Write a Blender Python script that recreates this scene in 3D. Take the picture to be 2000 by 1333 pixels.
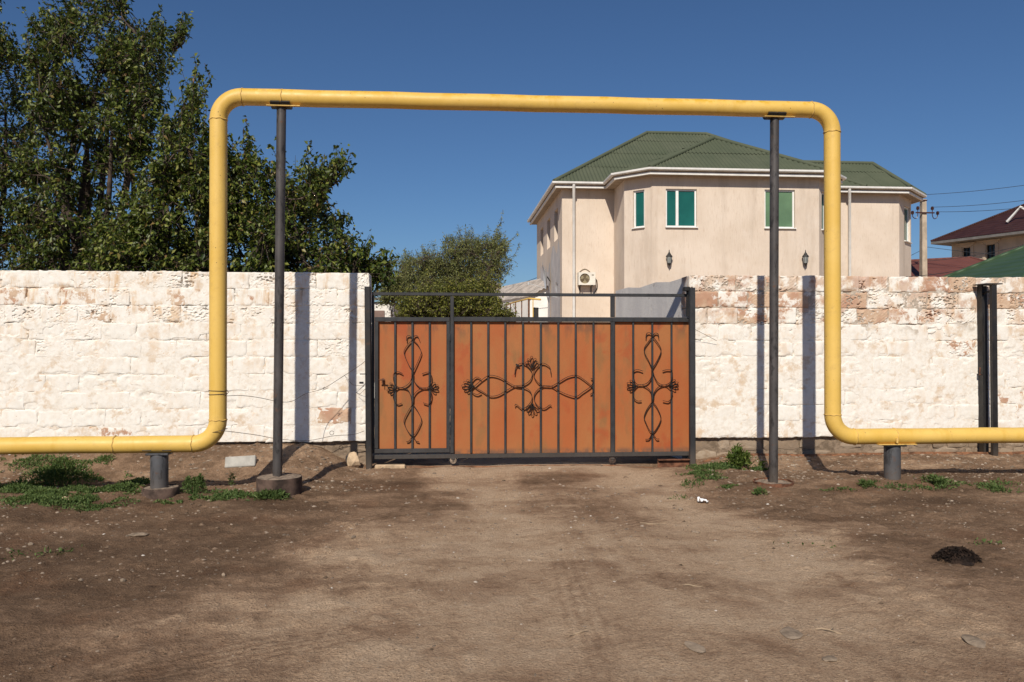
import bpy, math, random
import numpy as np
from mathutils import Vector, Matrix

scene = bpy.context.scene
for o in list(bpy.data.objects):
    bpy.data.objects.remove(o)
COL = scene.collection

# ------------------------------------------------------------------ camera
YAW, PITCH, EYE, FPX = math.radians(4.6), math.radians(0.31), 1.5, 1555.0
cam_data = bpy.data.cameras.new('camera')
cam = bpy.data.objects.new('camera', cam_data)
COL.objects.link(cam)
cam.location = (0, 0, EYE)
cam.rotation_euler = (math.pi / 2 + PITCH, 0, -YAW)
cam_data.sensor_width = 36.0
cam_data.lens = FPX / 2000 * 36.0
cam_data.clip_start = 0.1
cam_data.clip_end = 3000
scene.camera = cam

# ------------------------------------------------------------------ sky, sun, exposure
SUN_AZ, SUN_EL = math.radians(17.4), math.radians(39.0)   # light travels towards +Y, turned to +X
world = bpy.data.worlds.new('World')
scene.world = world
world.use_nodes = True
wt = world.node_tree
wt.nodes.clear()
sky = wt.nodes.new('ShaderNodeTexSky')
sky.sky_type = 'NISHITA'
sky.sun_disc = False
sky.sun_elevation = SUN_EL
sky.sun_rotation = math.pi + SUN_AZ
sky.altitude = 0
sky.air_density = 1.0
sky.dust_density = 0.25
sky.ozone_density = 10.0
bg = wt.nodes.new('ShaderNodeBackground')
bg.inputs['Strength'].default_value = 0.068
wo = wt.nodes.new('ShaderNodeOutputWorld')
wt.links.new(sky.outputs[0], bg.inputs[0])
wt.links.new(bg.outputs[0], wo.inputs[0])

sun_data = bpy.data.lights.new('sun', 'SUN')
sun_data.energy = 4.75
sun_data.angle = math.radians(0.53)
sun_data.color = (1.0, 0.915, 0.79)
sun = bpy.data.objects.new('sun', sun_data)
COL.objects.link(sun)
sun.location = (-10, -30, 30)
_sd = Vector((math.sin(SUN_AZ) * math.cos(SUN_EL), math.cos(SUN_AZ) * math.cos(SUN_EL), -math.sin(SUN_EL)))
sun.rotation_euler = _sd.to_track_quat('-Z', 'Y').to_euler()

vs = scene.view_settings
vs.view_transform = 'Standard'
vs.look = 'None'
vs.exposure = 0.0
vs.gamma = 1.0
vs.use_curve_mapping = False
scene.cycles.max_bounces = 6
scene.cycles.diffuse_bounces = 3
scene.cycles.use_denoising = True

rnd = random.Random(7)
rng = np.random.default_rng(7)

# ------------------------------------------------------------------ pixel -> place helpers
CY, SY, CP, SP = math.cos(YAW), math.sin(YAW), math.cos(PITCH), math.sin(PITCH)


def ray(px, py):
    r, u = (px - 1000) / FPX, (666.5 - py) / FPX
    fwd, up = CP - u * SP, SP + u * CP
    return Vector((r * CY + fwd * SY, -r * SY + fwd * CY, up))


def atY(px, py, Y):
    d = ray(px, py)
    return Vector((0, 0, EYE)) + d * (Y / d.y)


def Xat(px, Y):
    return atY(px, 666, Y).x


def Zat(px, py, Y):
    return atY(px, py, Y).z


# ------------------------------------------------------------------ numpy noise
def _hash(ix, iy, s):
    h = (ix.astype(np.int64) * 374761393 + iy.astype(np.int64) * 668265263 + s * 974634777) & 0x7fffffff
    h = ((h ^ (h >> 13)) * 1274126177) & 0x7fffffff
    h = h ^ (h >> 16)
    return (h & 0xffff) / 65535.0


def vnoise(x, y, s=0):
    x = np.asarray(x, float); y = np.asarray(y, float)
    ix, iy = np.floor(x), np.floor(y)
    fx, fy = x - ix, y - iy
    fx = fx * fx * (3 - 2 * fx); fy = fy * fy * (3 - 2 * fy)
    a = _hash(ix, iy, s); b = _hash(ix + 1, iy, s); c = _hash(ix, iy + 1, s); d = _hash(ix + 1, iy + 1, s)
    return (a * (1 - fx) + b * fx) * (1 - fy) + (c * (1 - fx) + d * fx) * fy


def fbm(x, y, s=0, o=4):
    t, a, n = 0, 1.0, 0
    for k in range(o):
        t = t + a * vnoise(x * 2 ** k, y * 2 ** k, s + 17 * k); n += a; a *= 0.5
    return t / n - 0.5


def sstep(a, b, x):
    t = np.clip((np.asarray(x, float) - a) / (b - a), 0, 1)
    return t * t * (3 - 2 * t)


# ------------------------------------------------------------------ objects
ORG = {}


def _register(o, parent, org):
    ORG[o.name] = org
    COL.objects.link(o)
    if parent is not None:
        o.parent = parent


def tag(o, label=None, cat=None, group=None, kind=None):
    if label: o['label'] = label
    if cat: o['category'] = cat
    if group: o['group'] = group
    if kind: o['kind'] = kind
    return o


def thing(name, label, cat, loc=(0, 0, 0), group=None):
    o = bpy.data.objects.new(name, None)
    loc = Vector(loc)
    o.location = loc
    o.empty_display_size = 0.2
    _register(o, None, loc)
    return tag(o, label, cat, group)


class MB:
    def __init__(s):
        s.v, s.f = [], []

    def add(s, verts, faces):
        b = len(s.v)
        s.v.extend([tuple(p) for p in verts])
        s.f.extend([tuple(i + b for i in f) for f in faces])
        return s

    def box(s, c, size, rz=0.0, M=None):
        hx, hy, hz = size[0] / 2, size[1] / 2, size[2] / 2
        R = M if M is not None else Matrix.Rotation(rz, 3, 'Z')
        c = Vector(c)
        vs_ = [c + R @ Vector((x * hx, y * hy, z * hz)) for z in (-1, 1) for y in (-1, 1) for x in (-1, 1)]
        return s.add(vs_, [(0, 2, 3, 1), (4, 5, 7, 6), (0, 1, 5, 4), (2, 6, 7, 3), (0, 4, 6, 2), (1, 3, 7, 5)])

    def bbox(s, c, size, b=0.004, rz=0.0, M=None):
        """box with chamfered edges"""
        hx, hy, hz = size[0] / 2, size[1] / 2, size[2] / 2
        b = min(b, hx * .8, hy * .8, hz * .8)
        R = M if M is not None else Matrix.Rotation(rz, 3, 'Z')
        c = Vector(c)
        vs_, idx = [], {}
        for sx in (-1, 1):
            for sy in (-1, 1):
                for sz in (-1, 1):
                    for ax in range(3):
                        p = [sx * (hx - b), sy * (hy - b), sz * (hz - b)]
                        p[ax] = (sx * hx, sy * hy, sz * hz)[ax]
                        idx[(sx, sy, sz, ax)] = len(vs_)
                        vs_.append(c + R @ Vector(p))
        F = []
        for ax in range(3):
            o1, o2 = [(1, 2), (0, 2), (0, 1)][ax]
            for sg in (-1, 1):
                loop = []
                for a, b2 in ((-1, -1), (1, -1), (1, 1), (-1, 1)):
                    k = [0, 0, 0]; k[ax] = sg; k[o1] = a; k[o2] = b2
                    loop.append(idx[(k[0], k[1], k[2], ax)])
                F.append(tuple(loop))
        for ax in range(3):
            o1, o2 = [(1, 2), (0, 2), (0, 1)][ax]
            for a in (-1, 1):
                for b2 in (-1, 1):
                    def K(e, face):
                        k = [0, 0, 0]; k[ax] = e; k[o1] = a; k[o2] = b2
                        return idx[(k[0], k[1], k[2], face)]
                    F.append((K(-1, o1), K(1, o1), K(1, o2), K(-1, o2)))
        for sx in (-1, 1):
            for sy in (-1, 1):
                for sz in (-1, 1):
                    F.append(tuple(idx[(sx, sy, sz, ax)] for ax in range(3)))
        return s.add(vs_, F)

    def tube(s, pts, r, seg=10, cap=True, closed=False):
        pts = [Vector(p) for p in pts]
        n = len(pts)
        rs = [r] * n if isinstance(r, (int, float)) else list(r)
        T = []
        for i in range(n):
            a = pts[i - 1] if (i > 0 or closed) else pts[i]
            b = pts[(i + 1) % n] if (i < n - 1 or closed) else pts[i]
            t = b - a
            T.append(t.normalized() if t.length > 1e-9 else Vector((0, 0, 1)))
        ref = Vector((0, 0, 1)) if abs(T[0].z) < .9 else Vector((0, 1, 0))
        N = (ref - T[0] * ref.dot(T[0])).normalized()
        base = len(s.v)
        for i in range(n):
            N = N - T[i] * N.dot(T[i])
            N = N.normalized() if N.length > 1e-6 else Vector((1, 0, 0))
            B = T[i].cross(N)
            for k in range(seg):
                a = 2 * math.pi * k / seg
                s.v.append(tuple(pts[i] + (N * math.cos(a) + B * math.sin(a)) * rs[i]))
        m = n if closed else n - 1
        for i in range(m):
            j = (i + 1) % n
            for k in range(seg):
                l = (k + 1) % seg
                s.f.append((base + i * seg + k, base + i * seg + l, base + j * seg + l, base + j * seg + k))
        if cap and not closed:
            s.f.append(tuple(base + k for k in range(seg))[::-1])
            s.f.append(tuple(base + (n - 1) * seg + k for k in range(seg)))
        return s

    def ribbon(s, pts, thick, depth, closed=False):
        """flat bar bent in an XZ plane, its width along Y"""
        pts = [Vector(p) for p in pts]
        n = len(pts)
        base = len(s.v)
        for i in range(n):
            a = pts[i - 1] if (i > 0 or closed) else pts[i]
            b = pts[(i + 1) % n] if (i < n - 1 or closed) else pts[i]
            t = (b - a); t.y = 0; t.normalize()
            nn = Vector((-t.z, 0, t.x)) * thick / 2
            dy = Vector((0, depth / 2, 0))
            for p in (pts[i] + nn - dy, pts[i] + nn + dy, pts[i] - nn + dy, pts[i] - nn - dy):
                s.v.append(tuple(p))
        m = n if closed else n - 1
        for i in range(m):
            j = (i + 1) % n
            for k in range(4):
                l = (k + 1) % 4
                s.f.append((base + i * 4 + k, base + j * 4 + k, base + j * 4 + l, base + i * 4 + l))
        if not closed:
            s.f.append((base, base + 1, base + 2, base + 3))
            e = base + (n - 1) * 4
            s.f.append((e + 3, e + 2, e + 1, e))
        return s

    def lathe(s, prof, c, seg=24, axis='Z', capb=True, capt=True):
        c = Vector(c)
        base = len(s.v)
        for (r, h) in prof:
            for k in range(seg):
                a = 2 * math.pi * k / seg
                if axis == 'Z': p = Vector((r * math.cos(a), r * math.sin(a), h))
                elif axis == 'Y': p = Vector((r * math.cos(a), h, r * math.sin(a)))
                else: p = Vector((h, r * math.cos(a), r * math.sin(a)))
                s.v.append(tuple(c + p))
        for i in range(len(prof) - 1):
            for k in range(seg):
                l = (k + 1) % seg
                s.f.append((base + i * seg + k, base + i * seg + l, base + (i + 1) * seg + l, base + (i + 1) * seg + k))
        if capb: s.f.append(tuple(base + k for k in range(seg))[::-1])
        if capt: s.f.append(tuple(base + (len(prof) - 1) * seg + k for k in range(seg)))
        return s

    def prism(s, poly, z0, z1):
        n = len(poly)
        vs_ = [(p[0], p[1], z0) for p in poly] + [(p[0], p[1], z1) for p in poly]
        F = [tuple(range(n))[::-1], tuple(range(n, 2 * n))]
        for i in range(n):
            j = (i + 1) % n
            F.append((i, j, n + j, n + i))
        return s.add(vs_, F)

    def quad(s, *p):
        return s.add(p, [tuple(range(len(p)))])

    def build(s, name, mat, parent=None, loc=None, smooth=False, angle=None):
        if parent is not None:
            org = ORG[parent.name] if loc is None else Vector(loc)
        else:
            org = Vector(loc) if loc is not None else Vector((0, 0, 0))
        me = bpy.data.meshes.new(name)
        v = np.array(s.v, dtype=np.float64).reshape(-1, 3) - np.array(org)
        me.from_pydata([tuple(x) for x in v], [], s.f)
        me.validate()
        if smooth:
            me.polygons.foreach_set('use_smooth', np.ones(len(me.polygons), bool))
            if angle:
                try:
                    me.set_sharp_from_angle(angle=math.radians(angle))
                except Exception:
                    pass
        me.update()
        if mat is not None:
            me.materials.append(mat)
        o = bpy.data.objects.new(name, me)
        if parent is not None:
            o.location = org - ORG[parent.name]
        else:
            o.location = org
        _register(o, parent, org)
        return o


def fast_mesh(name, V, F, mat, smooth=False):
    """V (n,3) array, F (m,k) int array with equal face size"""
    me = bpy.data.meshes.new(name)
    V = np.asarray(V, np.float32); F = np.asarray(F, np.int32)
    k = F.shape[1]
    me.vertices.add(len(V)); me.vertices.foreach_set('co', V.ravel())
    me.loops.add(F.size); me.loops.foreach_set('vertex_index', F.ravel())
    me.polygons.add(len(F))
    me.polygons.foreach_set('loop_start', np.arange(0, F.size, k, dtype=np.int32))
    me.polygons.foreach_set('loop_total', np.full(len(F), k, np.int32))
    if smooth:
        me.polygons.foreach_set('use_smooth', np.ones(len(F), bool))
    me.update(calc_edges=True)
    me.validate()
    if mat: me.materials.append(mat)
    return me


def mesh_obj(name, me, parent=None, loc=(0, 0, 0)):
    o = bpy.data.objects.new(name, me)
    loc = Vector(loc)
    o.location = loc if parent is None else loc - ORG[parent.name]
    _register(o, parent, loc)
    return o


def smooth_path(pts, sub=6, closed=False):
    """Catmull-Rom through pts (tuples of any dimension)"""
    P = [np.array(p, float) for p in pts]
    n = len(P)
    out = []
    for i in range(n if closed else n - 1):
        p0 = P[(i - 1) % n] if (closed or i > 0) else P[0] * 2 - P[1]
        p1, p2 = P[i], P[(i + 1) % n]
        p3 = P[(i + 2) % n] if (closed or i + 2 < n) else P[-1] * 2 - P[-2]
        for k in range(sub):
            t = k / sub
            out.append(0.5 * ((2 * p1) + (-p0 + p2) * t + (2 * p0 - 5 * p1 + 4 * p2 - p3) * t ** 2 + (-p0 + 3 * p1 - 3 * p2 + p3) * t ** 3))
    if not closed: out.append(P[-1])
    return out
# ------------------------------------------------------------------ materials
class NT:
    def __init__(s, name):
        s.m = bpy.data.materials.new(name)
        s.m.use_nodes = True
        s.t = s.m.node_tree
        s.t.nodes.clear()
        s.out = s.t.nodes.new('ShaderNodeOutputMaterial')
        s.b = s.t.nodes.new('ShaderNodeBsdfPrincipled')
        s.t.links.new(s.b.outputs[0], s.out.inputs[0])
        s._pos = None

    def n(s, typ, **kw):
        nd = s.t.nodes.new(typ)
        for k, v in kw.items(): setattr(nd, k, v)
        return nd

    def l(s, a, b): s.t.links.new(a, b)

    def setin(s, sock, v):
        if hasattr(v, 'is_linked') or hasattr(v, 'links'):
            s.l(v, sock)
        else:
            if isinstance(v, tuple) and len(v) == 3 and sock.type == 'RGBA': v = (*v, 1)
            sock.default_value = v

    def pos(s, scale=(1, 1, 1), obj=False):
        if obj:
            src = s.n('ShaderNodeTexCoord').outputs['Object']
        else:
            if s._pos is None: s._pos = s.n('ShaderNodeNewGeometry').outputs['Position']
            src = s._pos
        if scale == (1, 1, 1): return src
        m = s.n('ShaderNodeMapping'); m.inputs['Scale'].default_value = scale
        s.l(src, m.inputs[0])
        return m.outputs[0]

    def noise(s, scale, detail=4, rough=.55, vec=None, dist=0.0):
        nd = s.n('ShaderNodeTexNoise')
        nd.inputs['Scale'].default_value = scale; nd.inputs['Detail'].default_value = detail
        nd.inputs['Roughness'].default_value = rough; nd.inputs['Distortion'].default_value = dist
        s.l(vec if vec is not None else s.pos(), nd.inputs['Vector'])
        return nd.outputs['Fac']

    def voronoi(s, scale, vec=None, feature='F1', out='Distance'):
        nd = s.n('ShaderNodeTexVoronoi', feature=feature)
        nd.inputs['Scale'].default_value = scale
        s.l(vec if vec is not None else s.pos(), nd.inputs['Vector'])
        return nd.outputs[out]

    def rng(s, v, a, b, c=0.0, d=1.0, smooth=True):
        nd = s.n('ShaderNodeMapRange')
        if smooth: nd.interpolation_type = 'SMOOTHSTEP'
        s.setin(nd.inputs['Value'], v)
        for k, x in zip(('From Min', 'From Max', 'To Min', 'To Max'), (a, b, c, d)): nd.inputs[k].default_value = x
        return nd.outputs[0]

    def math(s, op, a, b=0.0, clamp=False):
        nd = s.n('ShaderNodeMath', operation=op); nd.use_clamp = clamp
        s.setin(nd.inputs[0], a); s.setin(nd.inputs[1], b)
        return nd.outputs[0]

    def mix(s, f, a, b, blend='MIX'):
        nd = s.n('ShaderNodeMix', data_type='RGBA', blend_type=blend)
        s.setin(nd.inputs[0], f); s.setin(nd.inputs[6], a); s.setin(nd.inputs[7], b)
        return nd.outputs[2]

    def ramp(s, f, stops):
        nd = s.n('ShaderNodeValToRGB')
        e = nd.color_ramp.elements
        while len(e) < len(stops): e.new(0.5)
        for k, (p, c) in enumerate(stops):
            e[k].position = p; e[k].color = (*c, 1)
        s.l(f, nd.inputs[0])
        return nd.outputs[0]

    def attr(s, name, typ='GEOMETRY'):
        nd = s.n('ShaderNodeAttribute', attribute_name=name, attribute_type=typ)
        return nd.outputs['Fac']

    def rand(s): return s.n('ShaderNodeObjectInfo').outputs['Random']

    def island(s): return s.n('ShaderNodeNewGeometry').outputs['Random Per Island']

    def axis(s, k):
        sp = s.n('ShaderNodeSeparateXYZ'); s.l(s.pos(), sp.inputs[0]); return sp.outputs[k]

    def bump(s, h, strength=.5, dist=.01, prev=None):
        nd = s.n('ShaderNodeBump'); nd.inputs['Strength'].default_value = strength; nd.inputs['Distance'].default_value = dist
        s.setin(nd.inputs['Height'], h)
        if prev is not None: s.l(prev, nd.inputs['Normal'])
        return nd.outputs[0]

    def done(s, color, rough=.8, normal=None, spec=.3, metal=0.0):
        s.setin(s.b.inputs['Base Color'], color)
        s.setin(s.b.inputs['Roughness'], rough)
        s.b.inputs['Specular IOR Level'].default_value = spec
        s.b.inputs['Metallic'].default_value = metal
        if normal is not None: s.l(normal, s.b.inputs['Normal'])
        return s.m


def m_plain(name, c, rough=.7, var=.15, scale=8, bump=.0, spec=.3):
    t = NT(name)
    f = t.noise(scale, 5, .6)
    c2 = tuple(x * (1 - var * 2) for x in c); c1 = tuple(min(1, x * (1 + var)) for x in c)
    n = t.bump(t.noise(scale * 6, 4, .6), bump, .01) if bump else None
    return t.done(t.mix(t.rng(f, .3, .7), c2, c1), rough, n, spec)


M = {}


# white-washed shell limestone
def whitewash(name, right):
    t = NT(name)
    z = t.axis(2)
    n1 = t.noise(1.1, 5, .6); n2 = t.noise(4.5, 5, .65); n3 = t.noise(16, 5, .7); n4 = t.noise(60, 4, .7)
    white = t.mix(t.rng(n3, .35, .7), (.80, .775, .725), (.735, .695, .63))
    # ochre run-off stains
    drip = t.noise(1.0, 5, .65, t.pos((7, 7, 1.3)))
    st = t.math('MULTIPLY', t.rng(drip, .46, .66), t.rng(n2, .36, .60))
    top = t.rng(z, 1.2, 2.2, .28, 1.1)
    low = t.rng(z, .62, .34, 0, .6)
    st = t.math('MULTIPLY', st, t.math('ADD', top, low))
    c = t.mix(t.math('MULTIPLY', st, .85), white, (.60, .40, .22))
    fine = t.math('MULTIPLY', t.rng(t.noise(9, 6, .72, None, 1.2), .56, .70), t.rng(n1, .38, .6))
    c = t.mix(t.math('MULTIPLY', fine, t.rng(z, 1.0, 2.0, .5, .8)), c, (.64, .44, .27))
    blot = t.math('MULTIPLY', t.rng(t.noise(2.6, 6, .7, None, .8), .50, .66), t.rng(n3, .36, .6))
    c = t.mix(t.math('MULTIPLY', blot, t.rng(z, 1.0, 2.0, .28, .6)), c, (.66, .50, .35))
    spk = t.math('MULTIPLY', t.rng(t.voronoi(24), .16, .09), t.rng(t.noise(5), .54, .6))
    c = t.mix(t.math('MULTIPLY', spk, .8), c, (.30, .19, .11))
    # bare stone where the lime has come off
    stone = t.mix(t.rng(n3, .3, .7), (.50, .345, .235), (.60, .45, .33))
    stone = t.mix(t.rng(t.noise(3.0, 3), .42, .6), stone, (.46, .27, .185))
    stone = t.mix(t.rng(n4, .5, .75), stone, (.40, .29, .20))
    bare = t.attr('bare', 'OBJECT')
    k = t.math('ADD', t.math('MULTIPLY', n2, .55), t.math('MULTIPLY', n3, .45))
    mask = t.rng(t.math('ADD', k, t.math('MULTIPLY', bare, .52)), .70, .76)
    if right:
        up = t.rng(t.math('ADD', z, t.math('MULTIPLY', n2, .9)), 2.15, 2.55)
        mask = t.math('MAXIMUM', mask, t.math('MULTIPLY', up, t.rng(n2, .44, .56, 0.0, .75)))
    c = t.mix(mask, c, stone)
    n = t.bump(n3, .22, .010)
    n = t.bump(t.noise(45, 5, .75), .35, .005, n)
    return t.done(c, .92, n, .15)


def mortar(name, right):
    t = NT(name)
    z = t.axis(2)
    n2 = t.noise(4.5, 5, .65); n3 = t.noise(18, 5, .7)
    white = t.mix(t.rng(n3, .35, .7), (.80, .77, .715), (.70, .64, .56))
    c = t.mix(t.math('MULTIPLY', t.rng(n2, .5, .68), .65), white, (.58, .42, .27))
    if right:
        up = t.rng(t.math('ADD', z, t.math('MULTIPLY', t.noise(2.2, 4), 1.0)), 2.22, 2.42)
        grey = t.mix(t.rng(n3, .3, .7), (.33, .27, .215), (.46, .40, .33))
        c = t.mix(t.math('MULTIPLY', up, t.rng(n2, .36, .5)), c, grey)
    n = t.bump(t.noise(35, 6, .75), .4, .008)
    return t.done(c, .95, n, .1)


M['wash_l'] = whitewash('lime_wash', False)
M['wash_r'] = whitewash('lime_wash_worn', True)
M['mortar_l'] = mortar('limed_mortar', False)
M['mortar_r'] = mortar('worn_mortar', True)

t = NT('field_stone')
c = t.ramp(t.rand(), [(0, (.20, .15, .11)), (.4, (.29, .23, .17)), (.7, (.24, .18, .13)), (1, (.36, .29, .22))])
c = t.mix(t.rng(t.noise(14, 5, .7), .4, .7), c, (.27, .20, .14))
M['plinth'] = t.done(c, .95, t.bump(t.noise(30, 6, .7), .6, .012), .1)
t = NT('earthy_mortar')
M['plinth_mortar'] = t.done(t.mix(t.rng(t.noise(9, 5, .7), .35, .65), (.16, .12, .085), (.29, .22, .16)), .95, t.bump(t.noise(25, 6, .7), .8, .02), .1)

# yellow gas pipe
t = NT('yellow_gas_paint')
z = t.axis(2)
n1 = t.noise(2.2, 5, .6); n2 = t.noise(7, 6, .7, t.pos((1, 1, 1)))
c = t.mix(t.rng(n1, .3, .7), (.69, .45, .10), (.72, .48, .125))
up = t.rng(z, 3.98, 4.06)
c = t.mix(t.math('MULTIPLY', t.math('MULTIPLY', t.rng(n2, .49, .57), up), .85), c, (.56, .325, .006))
st = t.noise(5.0, 5, .7, t.pos((1, 1, .12)))
c = t.mix(t.math('MULTIPLY', t.rng(st, .52, .64), .5), c, (.60, .37, .06))
sp = t.rng(t.voronoi(16, t.pos()), .10, .06)
c = t.mix(t.math('MULTIPLY', sp, t.rng(t.noise(2.1), .50, .54)), c, (.09, .05, .03))
c = t.mix(t.math('MULTIPLY', t.rng(t.noise(26, 4, .7), .68, .74), .6), c, (.20, .12, .06))
c = t.mix(t.math('MULTIPLY', t.rng(t.noise(11, 5, .8), .5, .7), .32), c, (.46, .30, .10))
c = t.mix(t.math('MULTIPLY', t.rng(t.noise(1.3, 5, .7), .45, .65), .4), c, (.62, .38, .06))
c = t.mix(t.math('MULTIPLY', t.rng(t.noise(55, 5, .8), .66, .72), .7), c, (.16, .09, .04))
M['yellow'] = t.done(c, t.rng(n2, .3, .7, .42, .58), t.bump(t.noise(24, 4), .12, .004), .4)


def painted_steel(name, c0, rust=.35, rough=.5):
    t = NT(name)
    n = t.noise(9, 6, .72)
    c = t.mix(t.rng(t.noise(3, 4), .3, .7), tuple(x * .8 for x in c0), tuple(x * 1.25 for x in c0))
    c = t.mix(t.math('MULTIPLY', t.rng(n, .58, .70), rust), c, (.10, .045, .022))
    c = t.mix(t.math('MULTIPLY', t.rng(t.noise(40, 4, .8), .66, .76), .5), c, (.22, .20, .18))
    g = t.noise(16, 6, .75, t.pos((1, 1, .35)))
    c = t.mix(t.math('MULTIPLY', t.rng(g, .50, .62), min(.9, rust + .25)), c, tuple(x * .35 for x in c0))
    c = t.mix(t.math('MULTIPLY', t.rng(t.axis(2), .35, -.05), .45), c, (.14, .105, .075))
    return t.done(c, t.rng(n, .3, .7, rough - .08, rough + .15), t.bump(n, .15, .004), .4)


M['post'] = painted_steel('grey_post_paint', (.062, .056, .055), .7, .5)
M['gate'] = painted_steel('gate_frame_paint', (.030, .031, .034), .25, .5)
M['black_steel'] = painted_steel('black_bitumen_steel', (.018, .017, .017), .35, .5)
M['stub'] = painted_steel('support_stub_paint', (.065, .066, .072), .6, .6)
M['weld'] = painted_steel('yellow_weld_bead', (.60, .39, .11), .25, .6)
M['rust'] = m_plain('rusty_steel', (.17, .075, .042), .85, .35, 12, .5)
M['rail'] = m_plain('rail_rust', (.24, .115, .06), .8, .3, 12, .4)
M['wire'] = m_plain('thin_wire', (.10, .07, .05), .7)
M['cable'] = m_plain('overhead_cable', (.05, .055, .065), .7)

# rusty orange sheet of the gate
t = NT('orange_primer_sheet')
n1 = t.noise(1.9, 4, .55, t.pos((1.5, 1, .55))); n2 = t.noise(1.5, 5, .6, t.pos((3.2, 1, 1.1))); n3 = t.noise(42, 5, .75); n4 = t.noise(3.0, 4, .6, t.pos((1, 1, .8)), .6)
c = t.mix(t.rng(n1, .34, .66), (.355, .100, .030), (.345, .132, .044))
c = t.mix(t.math('MULTIPLY', t.rng(n2, .50, .70), .7), c, (.215, .112, .042))
c = t.mix(t.math('MULTIPLY', t.rng(n4, .55, .70), .7), c, (.33, .070, .022))
edge = t.rng(t.axis(2), 1.55, 1.78)
c = t.mix(t.math('MULTIPLY', t.rng(n2, .52, .62), t.math('MULTIPLY', edge, .6)), c, (.11, .055, .04))
lowd = t.rng(t.axis(2), .26, .19)
c = t.mix(t.math('MULTIPLY', lowd, t.rng(t.noise(12, 5), .3, .6)), c, (.17, .085, .05))
c = t.mix(t.math('MULTIPLY', t.rng(n3, .5, .75), .35), c, (.29, .115, .040))
M['sheet'] = t.done(c, .62, t.bump(t.noise(3, 3), .25, .02), .3)

# dirt
t = NT('packed_dirt')
dust = t.attr('dust')
p = t.pos()
n1 = t.noise(.9, 6, .62); n2 = t.noise(3.4, 6, .68, None, .6); n3 = t.noise(17, 6, .72); n4 = t.noise(75, 5, .75)
v = t.math('ADD', dust, t.math('MULTIPLY', t.math('SUBTRACT', n2, .5), .85))
v = t.math('ADD', v, t.math('MULTIPLY', t.math('SUBTRACT', n3, .5), .75))
v = t.math('ADD', v, t.math('MULTIPLY', t.math('SUBTRACT', n1, .5), .45))
c = t.ramp(v, [(.0, (.108, .066, .041)), (.28, (.178, .112, .070)), (.52, (.305, .198, .126)), (.78, (.48, .335, .220)), (1.0, (.56, .41, .28))])
c = t.mix(t.math('MULTIPLY', t.rng(t.noise(1.6, 4), .52, .68), .4), c, (.20, .105, .060))
c = t.mix(t.math('MULTIPLY', t.rng(n4, .42, .72), .6), c, (.098, .066, .044))
n5 = t.noise(160, 3, .7)
c = t.mix(t.math('MULTIPLY', t.rng(n5, .56, .72), .5), c, (.36, .27, .19))
sm = t.voronoi(55)
c = t.mix(t.math('MULTIPLY', t.rng(sm, .16, .08), t.rng(t.noise(7, 3), .5, .6)), c, (.40, .34, .27))
hh = t.math('ADD', t.math('MULTIPLY', n2, .9), t.math('ADD', t.math('MULTIPLY', n3, .75), t.math('MULTIPLY', n4, .30)))
b1 = t.bump(hh, .9, .035)
b1 = t.bump(t.noise(38, 6, .75), .9, .014, b1)
b1 = t.bump(t.voronoi(70), .6, .008, b1)
M['dirt'] = t.done(c, .96, b1, .08)

M['pebble'] = NT('pebble')
t = M['pebble']
c = t.ramp(t.island(), [(0, (.13, .10, .075)), (.45, (.24, .185, .135)), (.9, (.31, .24, .18)), (.975, (.40, .33, .26)), (1, (.60, .56, .50))])
M['pebble'] = t.done(c, .9, None, .15)

# house plaster (bark-beetle render: vertical grooves)
t = NT('grooved_plaster')
g = t.noise(6.5, 5, .65, t.pos((3.2, 3.2, .55)))
big = t.noise(.7, 5, .6); md = t.noise(2.2, 5, .65)
c = t.mix(t.rng(big, .3, .7), (.61, .51, .415), (.69, .59, .495))
c = t.mix(t.math('MULTIPLY', t.rng(g, .52, .70), .42), c, (.49, .375, .28))
c = t.mix(t.math('MULTIPLY', t.rng(md, .55, .7), .35), c, (.68, .60, .52))
run = t.noise(1.0, 5, .65, t.pos((1.6, 1.6, .16)))
c = t.mix(t.math('MULTIPLY', t.rng(run, .52, .68), .35), c, (.42, .34, .27))
M['plaster'] = t.done(c, .92, t.bump(g, .5, .02), .1)
t = NT('bare_cement_render')
c = t.mix(t.rng(t.noise(1.3, 5, .65), .35, .65), (.50, .48, .47), (.60, .57, .55))
c = t.mix(t.math('MULTIPLY', t.rng(t.noise(4, 5, .7, t.pos((3, 3, .5))), .5, .7), .5), c, (.25, .22, .20))
M['cement'] = t.done(c, .92, t.bump(t.noise(14, 5, .7), .4, .01), .1)
t = NT('grey_concrete_wall')
c = t.mix(t.rng(t.noise(1.2, 5, .7, t.pos((2, 2, .7))), .35, .65), (.60, .575, .56), (.70, .67, .64))
c = t.mix(t.math('MULTIPLY', t.rng(t.noise(5, 6, .75), .58, .7), .6), c, (.17, .12, .08))
M['concrete'] = t.done(c, .92, t.bump(t.noise(16, 6, .7), .5, .01), .1)
t = NT('green_fibre_cement')
c = t.mix(t.rng(t.noise(.9, 5, .65), .3, .7), (.078, .092, .060), (.100, .112, .074))
c = t.mix(t.math('MULTIPLY', t.rand(), .25), c, (.070, .090, .050))
c = t.mix(t.math('MULTIPLY', t.rng(t.noise(6, 5, .7), .55, .75), .45), c, (.085, .095, .065))
M['green_roof'] = t.done(c, .78, t.bump(t.noise(20, 4), .15, .01), .2)
M['gutter'] = m_plain('white_plastic', (.74, .73, .70), .5, .06, 3)
M['grey_eave'] = m_plain('grey_eave_board', (.17, .16, .15), .7, .1, 3)
M['soffit'] = m_plain('beige_soffit', (.36, .29, .22), .8, .1, 3)
M['frame_white'] = m_plain('white_window_frame', (.78, .78, .76), .4, .04, 3)
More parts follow.
